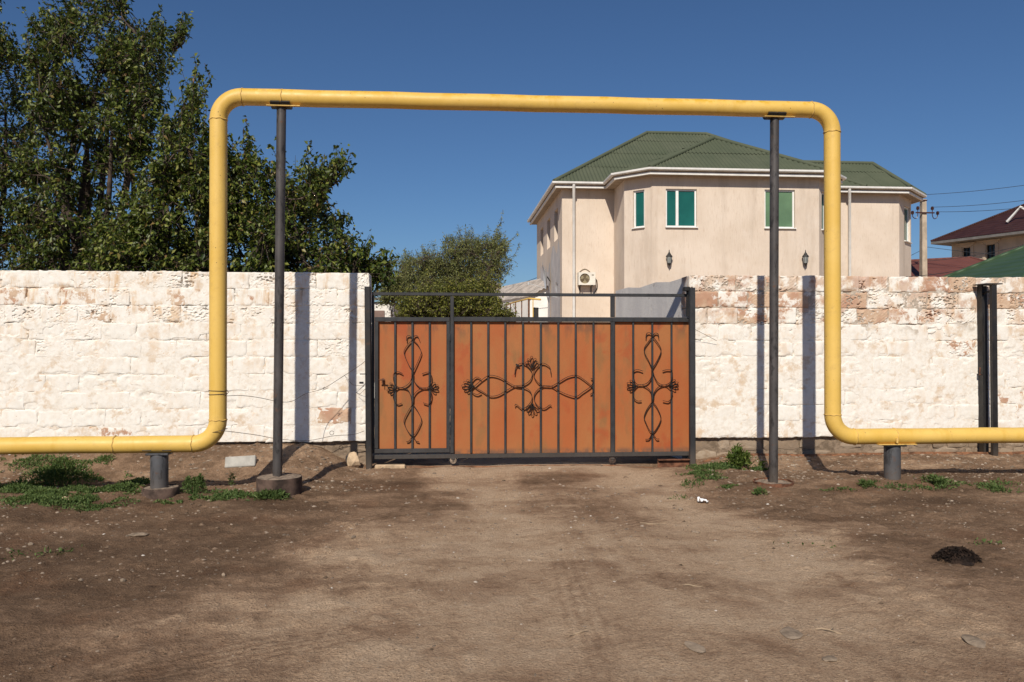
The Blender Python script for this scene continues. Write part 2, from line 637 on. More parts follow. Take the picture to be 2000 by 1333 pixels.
M['glass_teal'] = m_plain('teal_film_glass', (.012, .105, .085), .12, .12, .8, spec=.5)
M['glass_pale'] = m_plain('pale_green_glass', (.13, .22, .12), .15, .12, .8, spec=.5)
M['glass_dark'] = m_plain('dark_glass', (.012, .011, .010), .12, .1, 2, spec=.5)
M['ac'] = m_plain('ac_casing', (.74, .70, .62), .5, .05, 3)
M['ac_dark'] = m_plain('ac_dark', (.16, .12, .07), .6, .1, 5)
M['ac_fan'] = m_plain('ac_fan_blade', (.38, .32, .20), .5, .1, 5)
M['black_iron'] = m_plain('black_iron', (.03, .029, .028), .5, .2, 10)
M['dish'] = m_plain('dish_enamel', (.52, .54, .56), .45, .05, 3)
M['lamp_glass'] = m_plain('lantern_glass', (.30, .32, .31), .15, .1, 6, spec=.5)
M['white_wall'] = m_plain('white_painted_wall', (.80, .78, .74), .85, .05, 1.5)
M['slate'] = m_plain('grey_slate_sheet', (.36, .32, .29), .9, .2, 3, .3)
M['pole'] = m_plain('concrete_pole', (.46, .38, .29), .9, .12, 3, .3)
M['beige_wall'] = m_plain('beige_render', (.50, .40, .30), .9, .08, 1.2)
M['insul'] = m_plain('brown_insulator', (.06, .025, .02), .3, .1, 5)
t = NT('dark_red_metal_tile')
u = t.math('SINE', t.math('MULTIPLY', t.axis(0), 30)); w = t.math('FRACT', t.math('MULTIPLY', t.axis(1), 2.4))
h = t.math('ADD', t.math('MULTIPLY', u, .4), w)
M['red_tile'] = t.done(t.mix(t.rng(t.noise(2, 3), .3, .7), (.038, .015, .013), (.052, .021, .018)), .5, t.bump(h, .9, .06), .3)
t = NT('brown_red_sheet')
u = t.math('SINE', t.math('MULTIPLY', t.axis(0), 24))
M['brown_roof'] = t.done(t.mix(t.rng(t.noise(1, 3), .3, .7), (.130, .048, .038), (.155, .058, .046)), .6, t.bump(u, .5, .03), .25)
t = NT('bright_green_sheet')
u = t.math('SINE', t.math('MULTIPLY', t.axis(0), 24))
M['green_sheet'] = t.done(t.mix(t.rng(t.noise(1, 3), .3, .7), (.040, .075, .036), (.050, .090, .044)), .5, t.bump(u, .5, .03), .3)


def leaf_mat(name, stops, trans=.25, rough=.5):
    t = NT(name)
    c = t.ramp(t.island(), stops)
    t.done(c, rough, None, .35)
    tr = t.n('ShaderNodeBsdfTranslucent')
    t.l(t.mix(.5, c, (.16, .22, .03)), tr.inputs[0])
    mx = t.n('ShaderNodeMixShader'); mx.inputs[0].default_value = trans
    t.l(t.b.outputs[0], mx.inputs[1]); t.l(tr.outputs[0], mx.inputs[2]); t.l(mx.outputs[0], t.out.inputs[0])
    return t.m


M['leaf'] = leaf_mat('apricot_leaf', [(0, (.018, .032, .006)), (.4, (.048, .072, .011)), (.72, (.105, .135, .022)), (.94, (.19, .21, .04)), (1, (.18, .10, .04))], .2, .45)
M['leaf2'] = leaf_mat('lighter_leaf', [(0, (.024, .042, .008)), (.4, (.062, .090, .014)), (.72, (.128, .158, .026)), (.93, (.21, .225, .045)), (1, (.20, .11, .045))], .22, .45)
M['willow'] = leaf_mat('silver_leaf', [(0, (.11, .13, .036)), (.5, (.21, .225, .07)), (1, (.32, .32, .12))], .35)
M['vine'] = leaf_mat('vine_leaf', [(0, (.075, .090, .016)), (.5, (.15, .16, .028)), (.9, (.23, .225, .045)), (1, (.28, .24, .06))], .3)
M['weed'] = leaf_mat('feathery_weed', [(0, (.045, .085, .022)), (.5, (.085, .135, .036)), (1, (.14, .19, .06))], .3, .7)
M['weed_b'] = leaf_mat('bright_weed', [(0, (.045, .080, .014)), (.5, (.085, .130, .022)), (1, (.14, .17, .038))], .25, .6)
M['bark'] = m_plain('bark', (.085, .062, .048), .95, .3, 14, .6)
M['cblock'] = m_plain('grey_cast_block', (.40, .385, .35), .9, .1, 10, .3)
M['limestone'] = m_plain('yellow_limestone', (.50, .37, .24), .92, .2, 9, .6)
M['paper'] = m_plain('white_paper', (.80, .80, .80), .8, .02, 5)
M['clump'] = m_plain('dark_matted_rag', (.026, .015, .010), .95, .45, 22, .9)
M['cast'] = m_plain('footing_concrete', (.26, .20, .15), .95, .25, 22, .8)
M['drum'] = m_plain('rusty_drum', (.092, .060, .046), .85, .4, 6, .4)
M['stick'] = m_plain('dry_stick', (.36, .27, .18), .9, .15, 20)
M['shutter'] = m_plain('faded_shutter', (.22, .15, .13), .8, .1, 5)
# ------------------------------------------------------------------ ground
YW = 9.80            # face of the white walls
YP = 8.13            # plane of the gas pipe
YG = 9.70            # plane of the sliding gate
XL_END, XR_START = Xat(722, YW), Xat(1346, YW)
Z_WALL0, Z_WALL1 = 0.33, 2.385


def ground_h(x, y):
    x = np.asarray(x, float); y = np.asarray(y, float)
    h = 0.012 * sstep(6.8, 8.2, y)
    sl = 1 - sstep(-1.75, -1.0, x)
    h = h + sl * (0.02 * sstep(7.4, 8.2, y) + 0.265 * sstep(8.78, 9.72, y))
    sr = sstep(2.9, 3.6, x)
    h = h + sr * (0.04 * sstep(7.3, 8.1, y) + 0.06 * sstep(8.9, 9.6, y))
    mid = (1 - sl) * (1 - sr)
    h = h + mid * 0.022 * sstep(8.3, 9.3, y)
    h = h + 0.07 * np.exp(-(((x - 2.95) / .45) ** 2 + ((y - 8.5) / .5) ** 2))       # hump beside the track
    h = h - 0.11 * np.exp(-(((x - 2.72) / .30) ** 2 + ((y - 9.62) / .17) ** 2))     # washed-out hole under the beam
    h = h + 0.03 * np.exp(-(((x - 4.85) / .35) ** 2 + ((y - 8.1) / .25) ** 2))
    inside = sstep(9.9, 10.3, y)
    h = h * (1 - inside) + 0.0 * inside
    near = (1 - inside)
    amp = .35 + .65 * (1 - sstep(-.6, .2, x) * (1 - sstep(2.0, 2.8, x)))
    h = h + near * amp * (fbm(x * .9, y * .9, 3, 4) * .05 + fbm(x * 4, y * 4, 5, 4) * .030 + fbm(x * 13, y * 13, 9, 3) * .020)
    clod = np.clip(fbm(x * 7.5, y * 7.5, 13, 3) - .10, 0, 1)
    h = h + near * (amp - .25) * clod * .10
    # wheel ruts
    for cx, wv in ((.42, .26), (2.02, .26)):
        c = cx + .35 * (y - 6.5) * (-.02) + .06 * np.sin(y * 1.3 + cx)
        h = h - near * .014 * np.exp(-((x - c) / wv) ** 2) * sstep(3.0, 5, y)
    return h


def atG(px, py):
    d = ray(px, py)
    p = Vector((0, 0, EYE))
    tt = np.arange(2.0, 14.0, .01)
    below = EYE + d.z * tt < ground_h(d.x * tt, d.y * tt)
    k = tt[np.argmax(below)] if below.any() else EYE / -d.z
    q = p + d * float(k)
    q.z = float(ground_h(q.x, q.y))
    return q


gx = np.concatenate([[-900, -300, -100, -40, -20, -14, -11], np.concatenate([np.arange(-9.0, -5.6, .06), np.arange(-5.6, 7.8, .026), np.arange(7.8, 11.5, .06)]), [13, 16, 20, 40, 100, 300, 900]])
gy = np.concatenate([[-300, -60, -20, -8, -3, 0, 1.2], np.concatenate([np.arange(2.0, 3.0, .06), np.arange(3.0, 9.86, .026), np.arange(9.86, 10.4, .06)]), [11, 13, 16, 20, 30, 45, 80, 200, 600, 1800]])
GX, GY = np.meshgrid(gx, gy)
GZ = ground_h(GX, GY)
V = np.stack([GX.ravel(), GY.ravel(), GZ.ravel()], 1)
nx, ny = len(gx), len(gy)
ii = np.arange(nx * ny).reshape(ny, nx)
F = np.stack([ii[:-1, :-1].ravel(), ii[:-1, 1:].ravel(), ii[1:, 1:].ravel(), ii[1:, :-1].ravel()], 1)
me = fast_mesh('ground', V, F, M['dirt'], True)


# how dusty (pale) or damp (dark) the trodden dirt is
def dust_map(x, y):
    w = 1.0 + .20 * (9.6 - y)                       # the drive widens towards the street
    cx = 1.15 - .02 * (9.6 - y)
    d = np.abs(x - cx) / (1.35 * w)
    v = .84 - .50 * sstep(.5, 1.1, d + fbm(x * 1.1, y * 1.1, 21, 4) * .7)
    # darker, gravelly centre strip between the wheel tracks near the gate
    strip = np.exp(-((x - 1.15 - .1 * (9 - y)) / .42) ** 2) * sstep(6.0, 7.2, y) * (1 - sstep(9.0, 9.6, y))
    v = v - .34 * strip * (.55 + 1.3 * np.clip(fbm(x * 1.7, y * 1.2, 31, 4) + .25, 0, 1))
    damp = sstep(.05, .22, fbm(x * .55, y * .9, 41, 5))
    v = v - .16 * damp
    streak = fbm(x * .6, y * 5.0, 51, 4)
    v = v + .16 * streak
    v = v + .24 * sstep(8.6, 9.3, y)
    for cx2 in (.40, 2.0):
        v = v + .12 * np.exp(-((x - cx2 - .05 * np.sin(y * 1.3)) / .25) ** 2) * sstep(4.5, 6.5, y)
    v = v - .10 * sstep(4.6, 3.4, y) * sstep(1.2, 2.6, x)
    v = v - .08 * sstep(-.8, -2.5, x) * sstep(8.4, 7.6, y)
    # tyre treads pressed across the drive
    for (x0, y0, ang, wd, ln) in ((1.55, 6.6, .62, .14, .8), (.75, 4.6, 1.5, .14, 1.0), (-1.2, 3.9, .42, .16, 1.6), (-.75, 6.9, .75, .14, .7), (2.3, 5.2, 2.2, .14, 1.0)):
        ca, sa = math.cos(ang), math.sin(ang)
        a = (x - x0) * ca + (y - y0) * sa; b = -(x - x0) * sa + (y - y0) * ca
        v = v - .16 * np.exp(-(a / ln) ** 2) * np.exp(-(b / wd) ** 4) * (np.sin(b * 95) > .1)
    # long wheel streaks along the drive
    lane = fbm((x - .12 * np.sin(y * .7)) * 7.0, y * .35, 55, 4) * np.exp(-((x - 1.15) / (1.3 + .12 * (9.6 - y))) ** 4)
    v = v + .30 * lane
    patch = sstep(.02, .16, fbm(x * 1.3, y * 2.6, 57, 5)) * sstep(4.2, 5.5, y)
    v = v - .20 * patch
    pale = sstep(.06, .20, fbm(x * .9 + 5, y * 1.9, 59, 5))
    v = v + .20 * pale
    return np.clip(v, 0, 1)


att = me.attributes.new('dust', 'FLOAT', 'POINT')
att.data.foreach_set('value', dust_map(V[:, 0], V[:, 1]).astype(np.float32))
ground = mesh_obj('ground', me)
tag(ground, 'bare trodden brown dirt in front of the white wall', 'ground', kind='structure')


# ------------------------------------------------------------------ the white stone walls
def block_variant(k, pitted):
    r = np.random.default_rng(100 + k)
    nx_, nz_ = (76, 40) if pitted else (26, 14)
    w, h, dep = .388, .1945, .34
    # extra density along the rim
    def axis_pts(n, L):
        core = np.linspace(-L / 2 + .012, L / 2 - .012, n - 4)
        return np.concatenate([[-L / 2, -L / 2 + .003], core, [L / 2 - .003, L / 2]])
    ax, az = axis_pts(nx_, w), axis_pts(nz_, h)
    X, Z = np.meshgrid(ax, az)
    s = 1000 + k * 7
    e = np.minimum(w / 2 - np.abs(X), h / 2 - np.abs(Z))
    # eroded outline
    out = .016 * (fbm(X * 16 + k, Z * 16, s, 4) + .05) * 2
    X2 = X * (1 - np.clip(out, -.004, .03) * 2 / w * (1 - sstep(0, .05, w / 2 - np.abs(X))))
    Z2 = Z * (1 - np.clip(out, -.003, .02) * 2 / h * (1 - sstep(0, .04, h / 2 - np.abs(Z))))
    Y = .006 * (1 - sstep(0, .004 + .012 * vnoise(X * 10, Z * 10, s + 3) ** 2, e)) ** 1.4
    Y = Y + fbm(X * 9 + k, Z * 9, s + 1, 4) * .0075 + fbm(X * 40, Z * 40, s + 2, 2) * .004
    Y = Y + .0016 * np.sin((X * (1 if k % 2 else -1) * .8 + Z) * 160) * sstep(.0, .15, fbm(X * 6, Z * 6, s + 9, 2))   # saw marks
    chip = sstep(.12, .26, fbm(X * 7, Z * 9, s + 5, 3)) * (1 - sstep(.01, .05, e))
    Y = Y + chip * .014
    if pitted:
        dens = sstep(-.12, .1, fbm(X * 6, Z * 8, s + 6, 3))
        for _ in range(75):
            cx, cz = r.uniform(-w / 2, w / 2), r.uniform(-h / 2, h / 2)
            rx, rz, dp = r.uniform(.007, .019), r.uniform(.005, .010), r.uniform(.030, .055)
            g = np.exp(-(((X - cx) / rx) ** 2 + ((Z - cz - (X - cx) * r.uniform(-.2, .2)) / rz) ** 2) ** 3)
            Y = np.maximum(Y, Y * .4 + g * dp * dens)
    else:
        for _ in range(r.integers(0, 4)):
            cx, cz = r.uniform(-w / 2, w / 2), r.uniform(-h / 2, h / 2)
            Y = Y + .02 * np.exp(-(((X - cx) / .016) ** 2 + ((Z - cz) / .012) ** 2) ** 1.5)
    n1, n2 = len(az), len(ax)
    V = np.stack([X2.ravel(), Y.ravel(), Z2.ravel()], 1)
    idx = np.arange(n1 * n2).reshape(n1, n2)
    F = [tuple(q) for q in np.stack([idx[:-1, :-1].ravel(), idx[:-1, 1:].ravel(), idx[1:, 1:].ravel(), idx[1:, :-1].ravel()], 1)]
    rim = list(idx[0, :]) + list(idx[1:, -1]) + list(idx[-1, -2::-1]) + list(idx[-2:0:-1, 0])
    b = len(V)
    back = V[rim].copy(); back[:, 1] = dep
    V = np.concatenate([V, back])
    m = len(rim)
    for i in range(m):
        j = (i + 1) % m
        F.append((rim[j], rim[i], b + i, b + j))
    F.append(tuple(b + i for i in range(m))[::-1])
    me = bpy.data.meshes.new('block')
    me.from_pydata([tuple(v) for v in V], [], [tuple(int(i) for i in f) for f in F])
    me.polygons.foreach_set('use_smooth', np.ones(len(me.polygons), bool))
    me.update()
    return me


PLAIN = [block_variant(k, False) for k in range(14)]
PITTED = [block_variant(50 + k, True) for k in range(7)]


def mat_copies(meshes, mat):
    out = []
    for me in meshes:
        c = me.copy(); c.materials.append(mat); out.append(c)
    return out


def stone_wall(label, x0, x1, wash, mort, right):
    ln = abs(x1 - x0); lo, hi = min(x0, x1), max(x0, x1)
    root = thing('stone_wall', label, 'wall', ((lo + hi) / 2, YW, 0), 'white stone walls either side of the gate')
    plain, pit = mat_copies(PLAIN, wash), mat_copies(PITTED, wash)
    rr = random.Random(11 if right else 5)
    courses, ch = 10, (Z_WALL1 - Z_WALL0) / 10
    bare_spots = [(22, 590, .42), (150, 582, .36), (155, 612, .42), (277, 617, .32), (205, 850, .40), (240, 850, .42), (190, 848, .38), (668, 815, .62), (360, 583, .34),
                  (1362, 583, .55), (1420, 600, .42), (1500, 585, .55), (1555, 580, .5), (1445, 625, .52), (1530, 625, .4), (1680, 585, .6), (1700, 615, .55), (1825, 555, .45),
                  (1895, 553, .60), (1935, 590, .62), (1990, 590, .55), (1830, 610, .38), (1600, 560, .35), (1965, 770, .45), (1735, 650, .36), (1900, 680, .4), (1985, 815, .36)]
    pts = [(atY(a, b, YW), v) for a, b, v in bare_spots]
    for row in range(courses):
        zc = Z_WALL0 + (row + .5) * ch
        x = hi if not right else lo
        first = True
        while True:
            w = rr.uniform(.375, .425)
            if first and row % 2: w *= .55
            first = False
            step = -w if not right else w
            xc = x + step / 2
            x += step
            end = (x < lo) if not right else (x > hi)
            zj = rr.uniform(-.006, .006)
            frac = (zc - Z_WALL0) / (Z_WALL1 - Z_WALL0)
            ppit = .62 if row == 9 else (.45 if row in (7, 8) else (.06 if row > 4 else .02))
            if right: ppit = min(.9, ppit + (.12 if row >= 7 else 0))
            src = pit if rr.random() < ppit else plain
            o = bpy.data.objects.new('block', rr.choice(src))
            o.parent = root
            o.location = Vector((xc, YW + rr.uniform(-.005, .006), zc + zj)) - ORG[root.name]
            o.rotation_euler = (rr.uniform(-.02, .02), (math.pi if rr.random() < .5 else 0) + rr.uniform(-.012, .012), rr.uniform(-.014, .014))
            o.scale = ((w - .007) / .388, 1, (ch - .005) / .1945)
            bv = rr.uniform(0, .10) + (rr.uniform(.06, .22) if row >= 7 else 0) + (.10 if right and row >= 7 else 0)
            for p, v in pts:
                if abs(p.x - xc) < w / 2 and abs(p.z - zc) < ch / 2: bv = v
            o['bare'] = float(bv)
            COL.objects.link(o)
            if end: break
        ends = x
    # mortar: an uneven sheet just behind the faces, with the wall's core
    mx = np.arange(lo + .012, hi - .011, .0125); mz = np.arange(Z_WALL0 + .012, Z_WALL1 - .004, .0125)
    X, Z = np.meshgrid(mx, mz)
    up_ = .30 + .70 * sstep(1.25, 1.85, Z + fbm(X * .8, Z * .8, 75, 3) * .8)
    Yv = YW + .0008 - .0022 * (1 - up_) + fbm(X * 6, Z * 6, 71, 4) * (.006 + .006 * up_) + fbm(X * 40, Z * 40, 72, 2) * .004
    Yv = Yv + .030 * up_ * sstep(.07, .15, fbm(X * 4.5, Z * 9 , 73, 4))
    Yv = Yv + ((.007 + .006 * sstep(-.2, .2, fbm(X * 5, Z * 5, 74, 3))) * sstep(1.72, 1.82, Z) if right else .005 * sstep(1.75, 1.9, Z))
    mb = MB()
    V = np.stack([X.ravel(), Yv.ravel(), Z.ravel()], 1)
    n1, n2 = X.shape
    idx = np.arange(n1 * n2).reshape(n1, n2)
    F = [tuple(int(i) for i in q) for q in np.stack([idx[:-1, :-1].ravel(), idx[:-1, 1:].ravel(), idx[1:, 1:].ravel(), idx[1:, :-1].ravel()], 1)]
    mb.add(V, F)
    mb.box(((lo + hi) / 2, YW + .215, (Z_WALL0 + Z_WALL1) / 2), (hi - lo - .03, .30, Z_WALL1 - Z_WALL0 - .02))
    mb.build('mortar', mort, root, smooth=True, angle=40)
    # foundation of field stones
    mb = MB().box(((lo + hi) / 2, YW + .22, .14), (hi - lo - .04, .31, .385))
    mb.build('foundation', M['plinth_mortar'], root)
    if right:
        spans = [(lo, hi)]
    else:
        spans = [(-1.75, hi)]
    for a, b in spans:
        for zlo, zhi in ((.02, .17), (.16, .325)):
            x = a
            while x < b - .05:
                w = rr.uniform(.12, .46)
                w = min(w, b - x)
                mb = MB()
                n = 10
                ring = []
                for k in range(n):
                    an = 2 * math.pi * (k + rr.uniform(-.25, .25)) / n
                    q = (abs(math.cos(an)) ** 6 + abs(math.sin(an)) ** 6) ** (-1 / 6.)
                    ring.append((math.cos(an) * q * rr.uniform(.86, 1.06), math.sin(an) * q * rr.uniform(.84, 1.08)))
                cz, hz, cx = (zlo + zhi) / 2 + rr.uniform(-.015, .015), (zhi - zlo) / 2 * rr.uniform(.85, 1.1), x + w / 2
                y0 = YW + .045 + rr.uniform(0, .022)
                tl, tv = rr.uniform(-.03, .03), rr.uniform(-.06, .06)
                V = [(cx + p[0] * w / 2, y0 + .06, cz + p[1] * hz) for p in ring] + \
                    [(cx + p[0] * w / 2 * .97, y0 + .006 + tl * p[0] + tv * p[1] * hz, cz + p[1] * hz * .96) for p in ring] + \
                    [(cx + p[0] * w / 2 * .62, y0 + rr.uniform(-.010, .006) + tl * p[0] * .6 + tv * p[1] * hz * .6, cz + p[1] * hz * .6) for p in ring] + [(cx, y0 - .002, cz)]
                F = []
                for k in range(n):
                    l = (k + 1) % n
                    F += [(k, l, n + l, n + k), (n + k, n + l, 2 * n + l, 2 * n + k), (2 * n + k, 2 * n + l, 3 * n)]
                mb.add(V, F)
                mb.build('foundation_stone', M['plinth'], root, loc=(cx, y0, cz), smooth=True, angle=18)
                x += w
    return root


wall_l = stone_wall('white limewashed stone block wall under the tall trees, left of the gate', -8.6, XL_END, M['wash_l'], M['mortar_l'], False)
wall_r = stone_wall('worn white stone block wall with bare porous top courses, right of the gate', XR_START, 10.6, M['wash_r'], M['mortar_r'], True)

# grey wall that runs back into the yard from the right gate post
gw = MB()
X0, X1 = 3.07, 3.24
top = [(10.12, 2.385), (10.6, 2.36), (11.1, 2.395), (11.7, 2.36), (12.2, 2.40), (12.75, 2.385)]
lean = lambda y: -.135 * (y - 10.12)
n = len(top)
V = [(X0 + lean(y), y, -.05) for y, z in top] + [(X0 + lean(y), y, z) for y, z in top] + [(X1 + lean(y), y, -.05) for y, z in top] + [(X1 + lean(y), y, z - .02) for y, z in top]
F = []
for i in range(n - 1):
    F += [(i, n + i, n + i + 1, i + 1), (n + i, 3 * n + i, 3 * n + i + 1, n + i + 1), (2 * n + i, 2 * n + i + 1, 3 * n + i + 1, 3 * n + i)]
F += [(0, 2 * n, 3 * n, n), (n - 1, 2 * n - 1, 4 * n - 1, 3 * n - 1)]
gw.add(V, F)
tag(gw.build('yard_wall', M['concrete'], None, (X0, 12, 0)), 'grey rendered yard wall running back behind the right end of the gate', 'wall')
# ------------------------------------------------------------------ gas pipe over the drive
PR = .084
zLl, zLr = Zat(200, 869, YP), Zat(1800, 852, YP)
xL, xR = Xat(426, YP), Xat(1626, YP)
zTl, zTr = Zat(520, 191, YP), Zat(1500, 213, YP)
RB = .235     # bend radius of the elbows
gp = thing('gas_pipe', 'yellow painted gas pipe rising in a square arch over the gate', 'gas pipe', (0, YP, 0))


def straight(p0, p1):
    p0, p1 = Vector(p0), Vector(p1)
    n = max(2, int((p1 - p0).length / .35))
    pts = [p0.lerp(p1, i / n) + Vector((0, 0, .0025 * math.sin(i * 2.1))) * (0 < i < n) for i in range(n + 1)]
    return MB().tube(pts, PR, 32)


def elbow(corner, d_in, d_out, name='elbow'):
    """bend from direction d_in into d_out about the corner"""
    c = Vector(corner); a = Vector(d_in); b = Vector(d_out)
    cen = c - a * RB + b * RB
    pts = []
    for k in range(15):
        an = math.pi / 2 * k / 14
        pts.append(cen - b * RB * math.cos(an) + a * RB * math.sin(an))
    MB().tube(pts, PR * 1.012, 32).build('elbow', M['yellow'], gp, smooth=True, angle=50)
    for q, d in ((pts[0], a), (pts[-1], b)):
        weld(q, d)


def weld(p, d):
    d = Vector(d)
    ref = Vector((0, 1, 0))
    n1 = ref; n2 = d.cross(ref)
    pts = [Vector(p) + (n1 * math.cos(2 * math.pi * k / 28) + n2 * math.sin(2 * math.pi * k / 28)) * (PR * 1.012 + .0012 * math.sin(k * 2.3)) + d * .004 * math.sin(k * 1.7) for k in range(28)]
    MB().tube(pts, .0058, 6, closed=True).build('weld_bead', M['weld'], gp, smooth=True)


PX = Vector((1, 0, 0)); PZ = Vector((0, 0, 1))
# left low run / left riser / top / right riser / right low run
straight((-9.5, YP, zLl), (xL - RB, YP, zLl)).build('pipe_section', M['yellow'], gp, smooth=True, angle=50)
elbow((xL, YP, zLl), PX, PZ)
straight((xL, YP, zLl + RB), (xL, YP, zTl - RB)).build('pipe_section', M['yellow'], gp, smooth=True, angle=50)
elbow((xL, YP, zTl), PZ, PX)
straight((xL + RB, YP, zTl), (xR - RB, YP, zTr)).build('pipe_section', M['yellow'], gp, smooth=True, angle=50)
elbow((xR, YP, zTr), PX, -PZ)
straight((xR, YP, zTr - RB), (xR, YP, zLr + RB)).build('pipe_section', M['yellow'], gp, smooth=True, angle=50)
elbow((xR, YP, zLr), -PZ, PX)
straight((xR + RB, YP, zLr), (11.5, YP, zLr)).build('pipe_section', M['yellow'], gp, smooth=True, angle=50)
weld((Xat(226, YP), YP, zLl), PX)
weld((Xat(551, YP), YP, zTl), PX)
weld((Xat(1746, YP), YP, zLr), PX)


# ---- tall posts under the top run
def tall_post(label, px_top, px_bot, py_bot, ztop, drum):
    x1, x0 = Xat(px_top, YP), Xat(px_bot, YP)
    zb = Zat(px_bot, py_bot, YP)
    gz = float(ground_h(x0, YP))
    root = thing('pipe_post', label, 'post', (x0, YP, gz), 'tall grey posts under the pipe arch')
    zt = ztop - PR - .006
    pts = [Vector((x0, YP, zb - .06)).lerp(Vector((x1, YP, zt)), k / 10) for k in range(11)]
    MB().tube(pts, .0465, 24).build('pole', M['post'], root, smooth=True, angle=50)
    # saddle: two short bent plates under the pipe and a flat strip
    mb = MB()
    for sgn in (-1, 1):
        V = []
        for xx in (x1 + sgn * .004, x1 + sgn * .095):
            for k in range(9):
                an = math.radians(-90 + (k - 4) * 14)
                V.append((xx, YP + math.cos(an) * (PR + .004), ztop + math.sin(an) * (PR + .004)))
            for k in range(9):
                an = math.radians(-90 + (k - 4) * 14)
                V.append((xx, YP + math.cos(an) * (PR + .022), ztop + math.sin(an) * (PR + .022) - .006))
        F = []
        for k in range(8):
            F += [(k, k + 1, 18 + k + 1, 18 + k), (9 + k, 27 + k, 27 + k + 1, 9 + k + 1), (k, 9 + k, 9 + k + 1, k + 1), (18 + k, 18 + k + 1, 27 + k + 1, 27 + k)]
        F += [(0, 18, 27, 9), (8, 17, 35, 26)]
        mb.add(V, F)
    mb.build('saddle', M['black_steel'], root)
    MB().bbox((x1 + .03, YP - .055, ztop - PR - .012), (.33, .035, .010), .002).build('saddle_strip', M['weld'], root)
    if drum:
        r, h = .222, zb - gz + .06
        prof = [(r * .99, -.06), (r, .0), (r * .985, h * .35), (r * 1.0, h - .02), (r * .985, h - .004), (r * .96, h - .008)]
        MB().lathe(prof, (x0 + .02, YP, gz - .05), 40, capt=False).build('drum_footing', M['drum'], root, smooth=True, angle=40)
        lump_disc(x0 + .02, YP, gz - .05 + h - .012, r * .965, M['cast'], root, 'concrete_fill', .022)
    else:
        r = .205
        zr = zb + .0
        ring = [Vector((x0 + r * math.cos(2 * math.pi * k / 40), YP + r * math.sin(2 * math.pi * k / 40), zr + .004 * math.sin(k * .9))) for k in range(40)]
        mb = MB()
        V = []
        for p in ring:
            dv = Vector((p.x - x0, p.y - YP, 0)).normalized()
            V += [tuple(p - Vector((0, 0, .09))), tuple(p + Vector((0, 0, .012))), tuple(p - dv * .012 + Vector((0, 0, .012))), tuple(p - dv * .012 - Vector((0, 0, .09)))]
        F = []
        for k in range(40):
            l = (k + 1) % 40
            for q in range(3):
                F.append((k * 4 + q, l * 4 + q, l * 4 + q + 1, k * 4 + q + 1))
        mb.add(V, F).build('drum_footing', M['rust'], root)
        lump_disc(x0, YP, zr - .012, r * .94, M['cast'], root, 'concrete_fill', .03)
    return root


def lump_disc(x, y, z, r, mat, parent, name, amp):
    mb = MB()
    R, S = 9, 36
    V = [(x, y, z + amp * .5)]
    for i in range(1, R + 1):
        for k in range(S):
            a = 2 * math.pi * k / S
            rr_ = r * i / R
            xx, yy = x + rr_ * math.cos(a), y + rr_ * math.sin(a)
            zz = z + amp * (.5 + 1.4 * float(fbm(xx * 18, yy * 18, 81, 3))) * (1 - .6 * (i / R) ** 3)
            V.append((xx, yy, zz))
    for k in range(S):
        V.append((V[1 + (R - 1) * S + k][0], V[1 + (R - 1) * S + k][1], z - .10))
    F = []
    for k in range(S):
        F.append((0, 1 + k, 1 + (k + 1) % S))
    for i in range(R):
        for k in range(S):
            l = (k + 1) % S
            F.append((1 + i * S + k, 1 + (i + 1) * S + k, 1 + (i + 1) * S + l, 1 + i * S + l))
    mb.add(V, F)
    return mb.build(name, mat, parent, smooth=True, angle=60)


zTa = lambda x: zTl + (zTr - zTl) * (x - (xL + RB)) / ((xR - RB) - (xL + RB))
tall_post('tall grey steel post in a rusty concrete-filled drum, left of the gate', 549, 542, 932, zTa(Xat(549, YP)), True)
tall_post('tall grey steel post in a sunken rusty ring, right of the gate', 1513.5, 1510, 942, zTa(Xat(1513, YP)), False)


# ---- short supports under the low runs
def stub(label, px, py_bot, zpipe, dia_px, disc):
    x = Xat(px, YP); zb = Zat(px, py_bot, YP); r = .0835
    gz = float(ground_h(x, YP))
    root = thing('pipe_support', label, 'pipe support', (x, YP, gz), 'short steel supports under the low pipe')
    zt = zpipe - PR - .012
    prof = [(r, min(zb, gz) - .06), (r, zb), (r * 1.01, (zb + zt) / 2), (r, zt - .012), (r * .96, zt - .003)]
    MB().lathe(prof, (x, YP, 0), 32).build('stub_pipe', M['stub'], root, smooth=True, angle=40)
    mb = MB()
    if disc:
        mb.bbox((x, YP - .005, zt + .004), (.215, .16, .018), .003)
        for dx in (-.10, .09):
            mb.bbox((x + dx, YP - PR * .72, zt + .045), (.09, .012, .014), .003)
        mb.build('saddle', M['stub'], root)
    else:
        mb.bbox((x, YP - .01, zt + .004), (.22, .17, .014), .003)
        mb.build('saddle', M['black_steel'], root)
        MB().bbox((x + .02, YP - .055, zt + .016), (.42, .05, .010), .003).build('saddle_strip', M['weld'], root)
        MB().lathe([(.012, -.02), (.012, .03)], (x + .005, YP - PR - .004, zt + .055), 8).build('bolt', M['weld'], root)
    if disc:
        r2 = .175
        h = zb - gz
        prof = [(r2 * 1.02, -.06), (r2, 0), (r2 * .98, h * .8), (r2 * .93, h)]
        MB().lathe(prof, (x + .015, YP, gz - .005), 30, capt=False).build('footing', M['drum'], root, smooth=True, angle=40)
        lump_disc(x + .015, YP, zb - .016, r2 * .95, M['cast'], root, 'concrete_fill', .018)
    return root


stub('short grey steel pipe support on a round concrete footing in the weeds', 312, 950, zLl, 33, True)
stub('short grey steel pipe support standing straight in the dirt on the right', 1742, 938, zLr, 32, False)


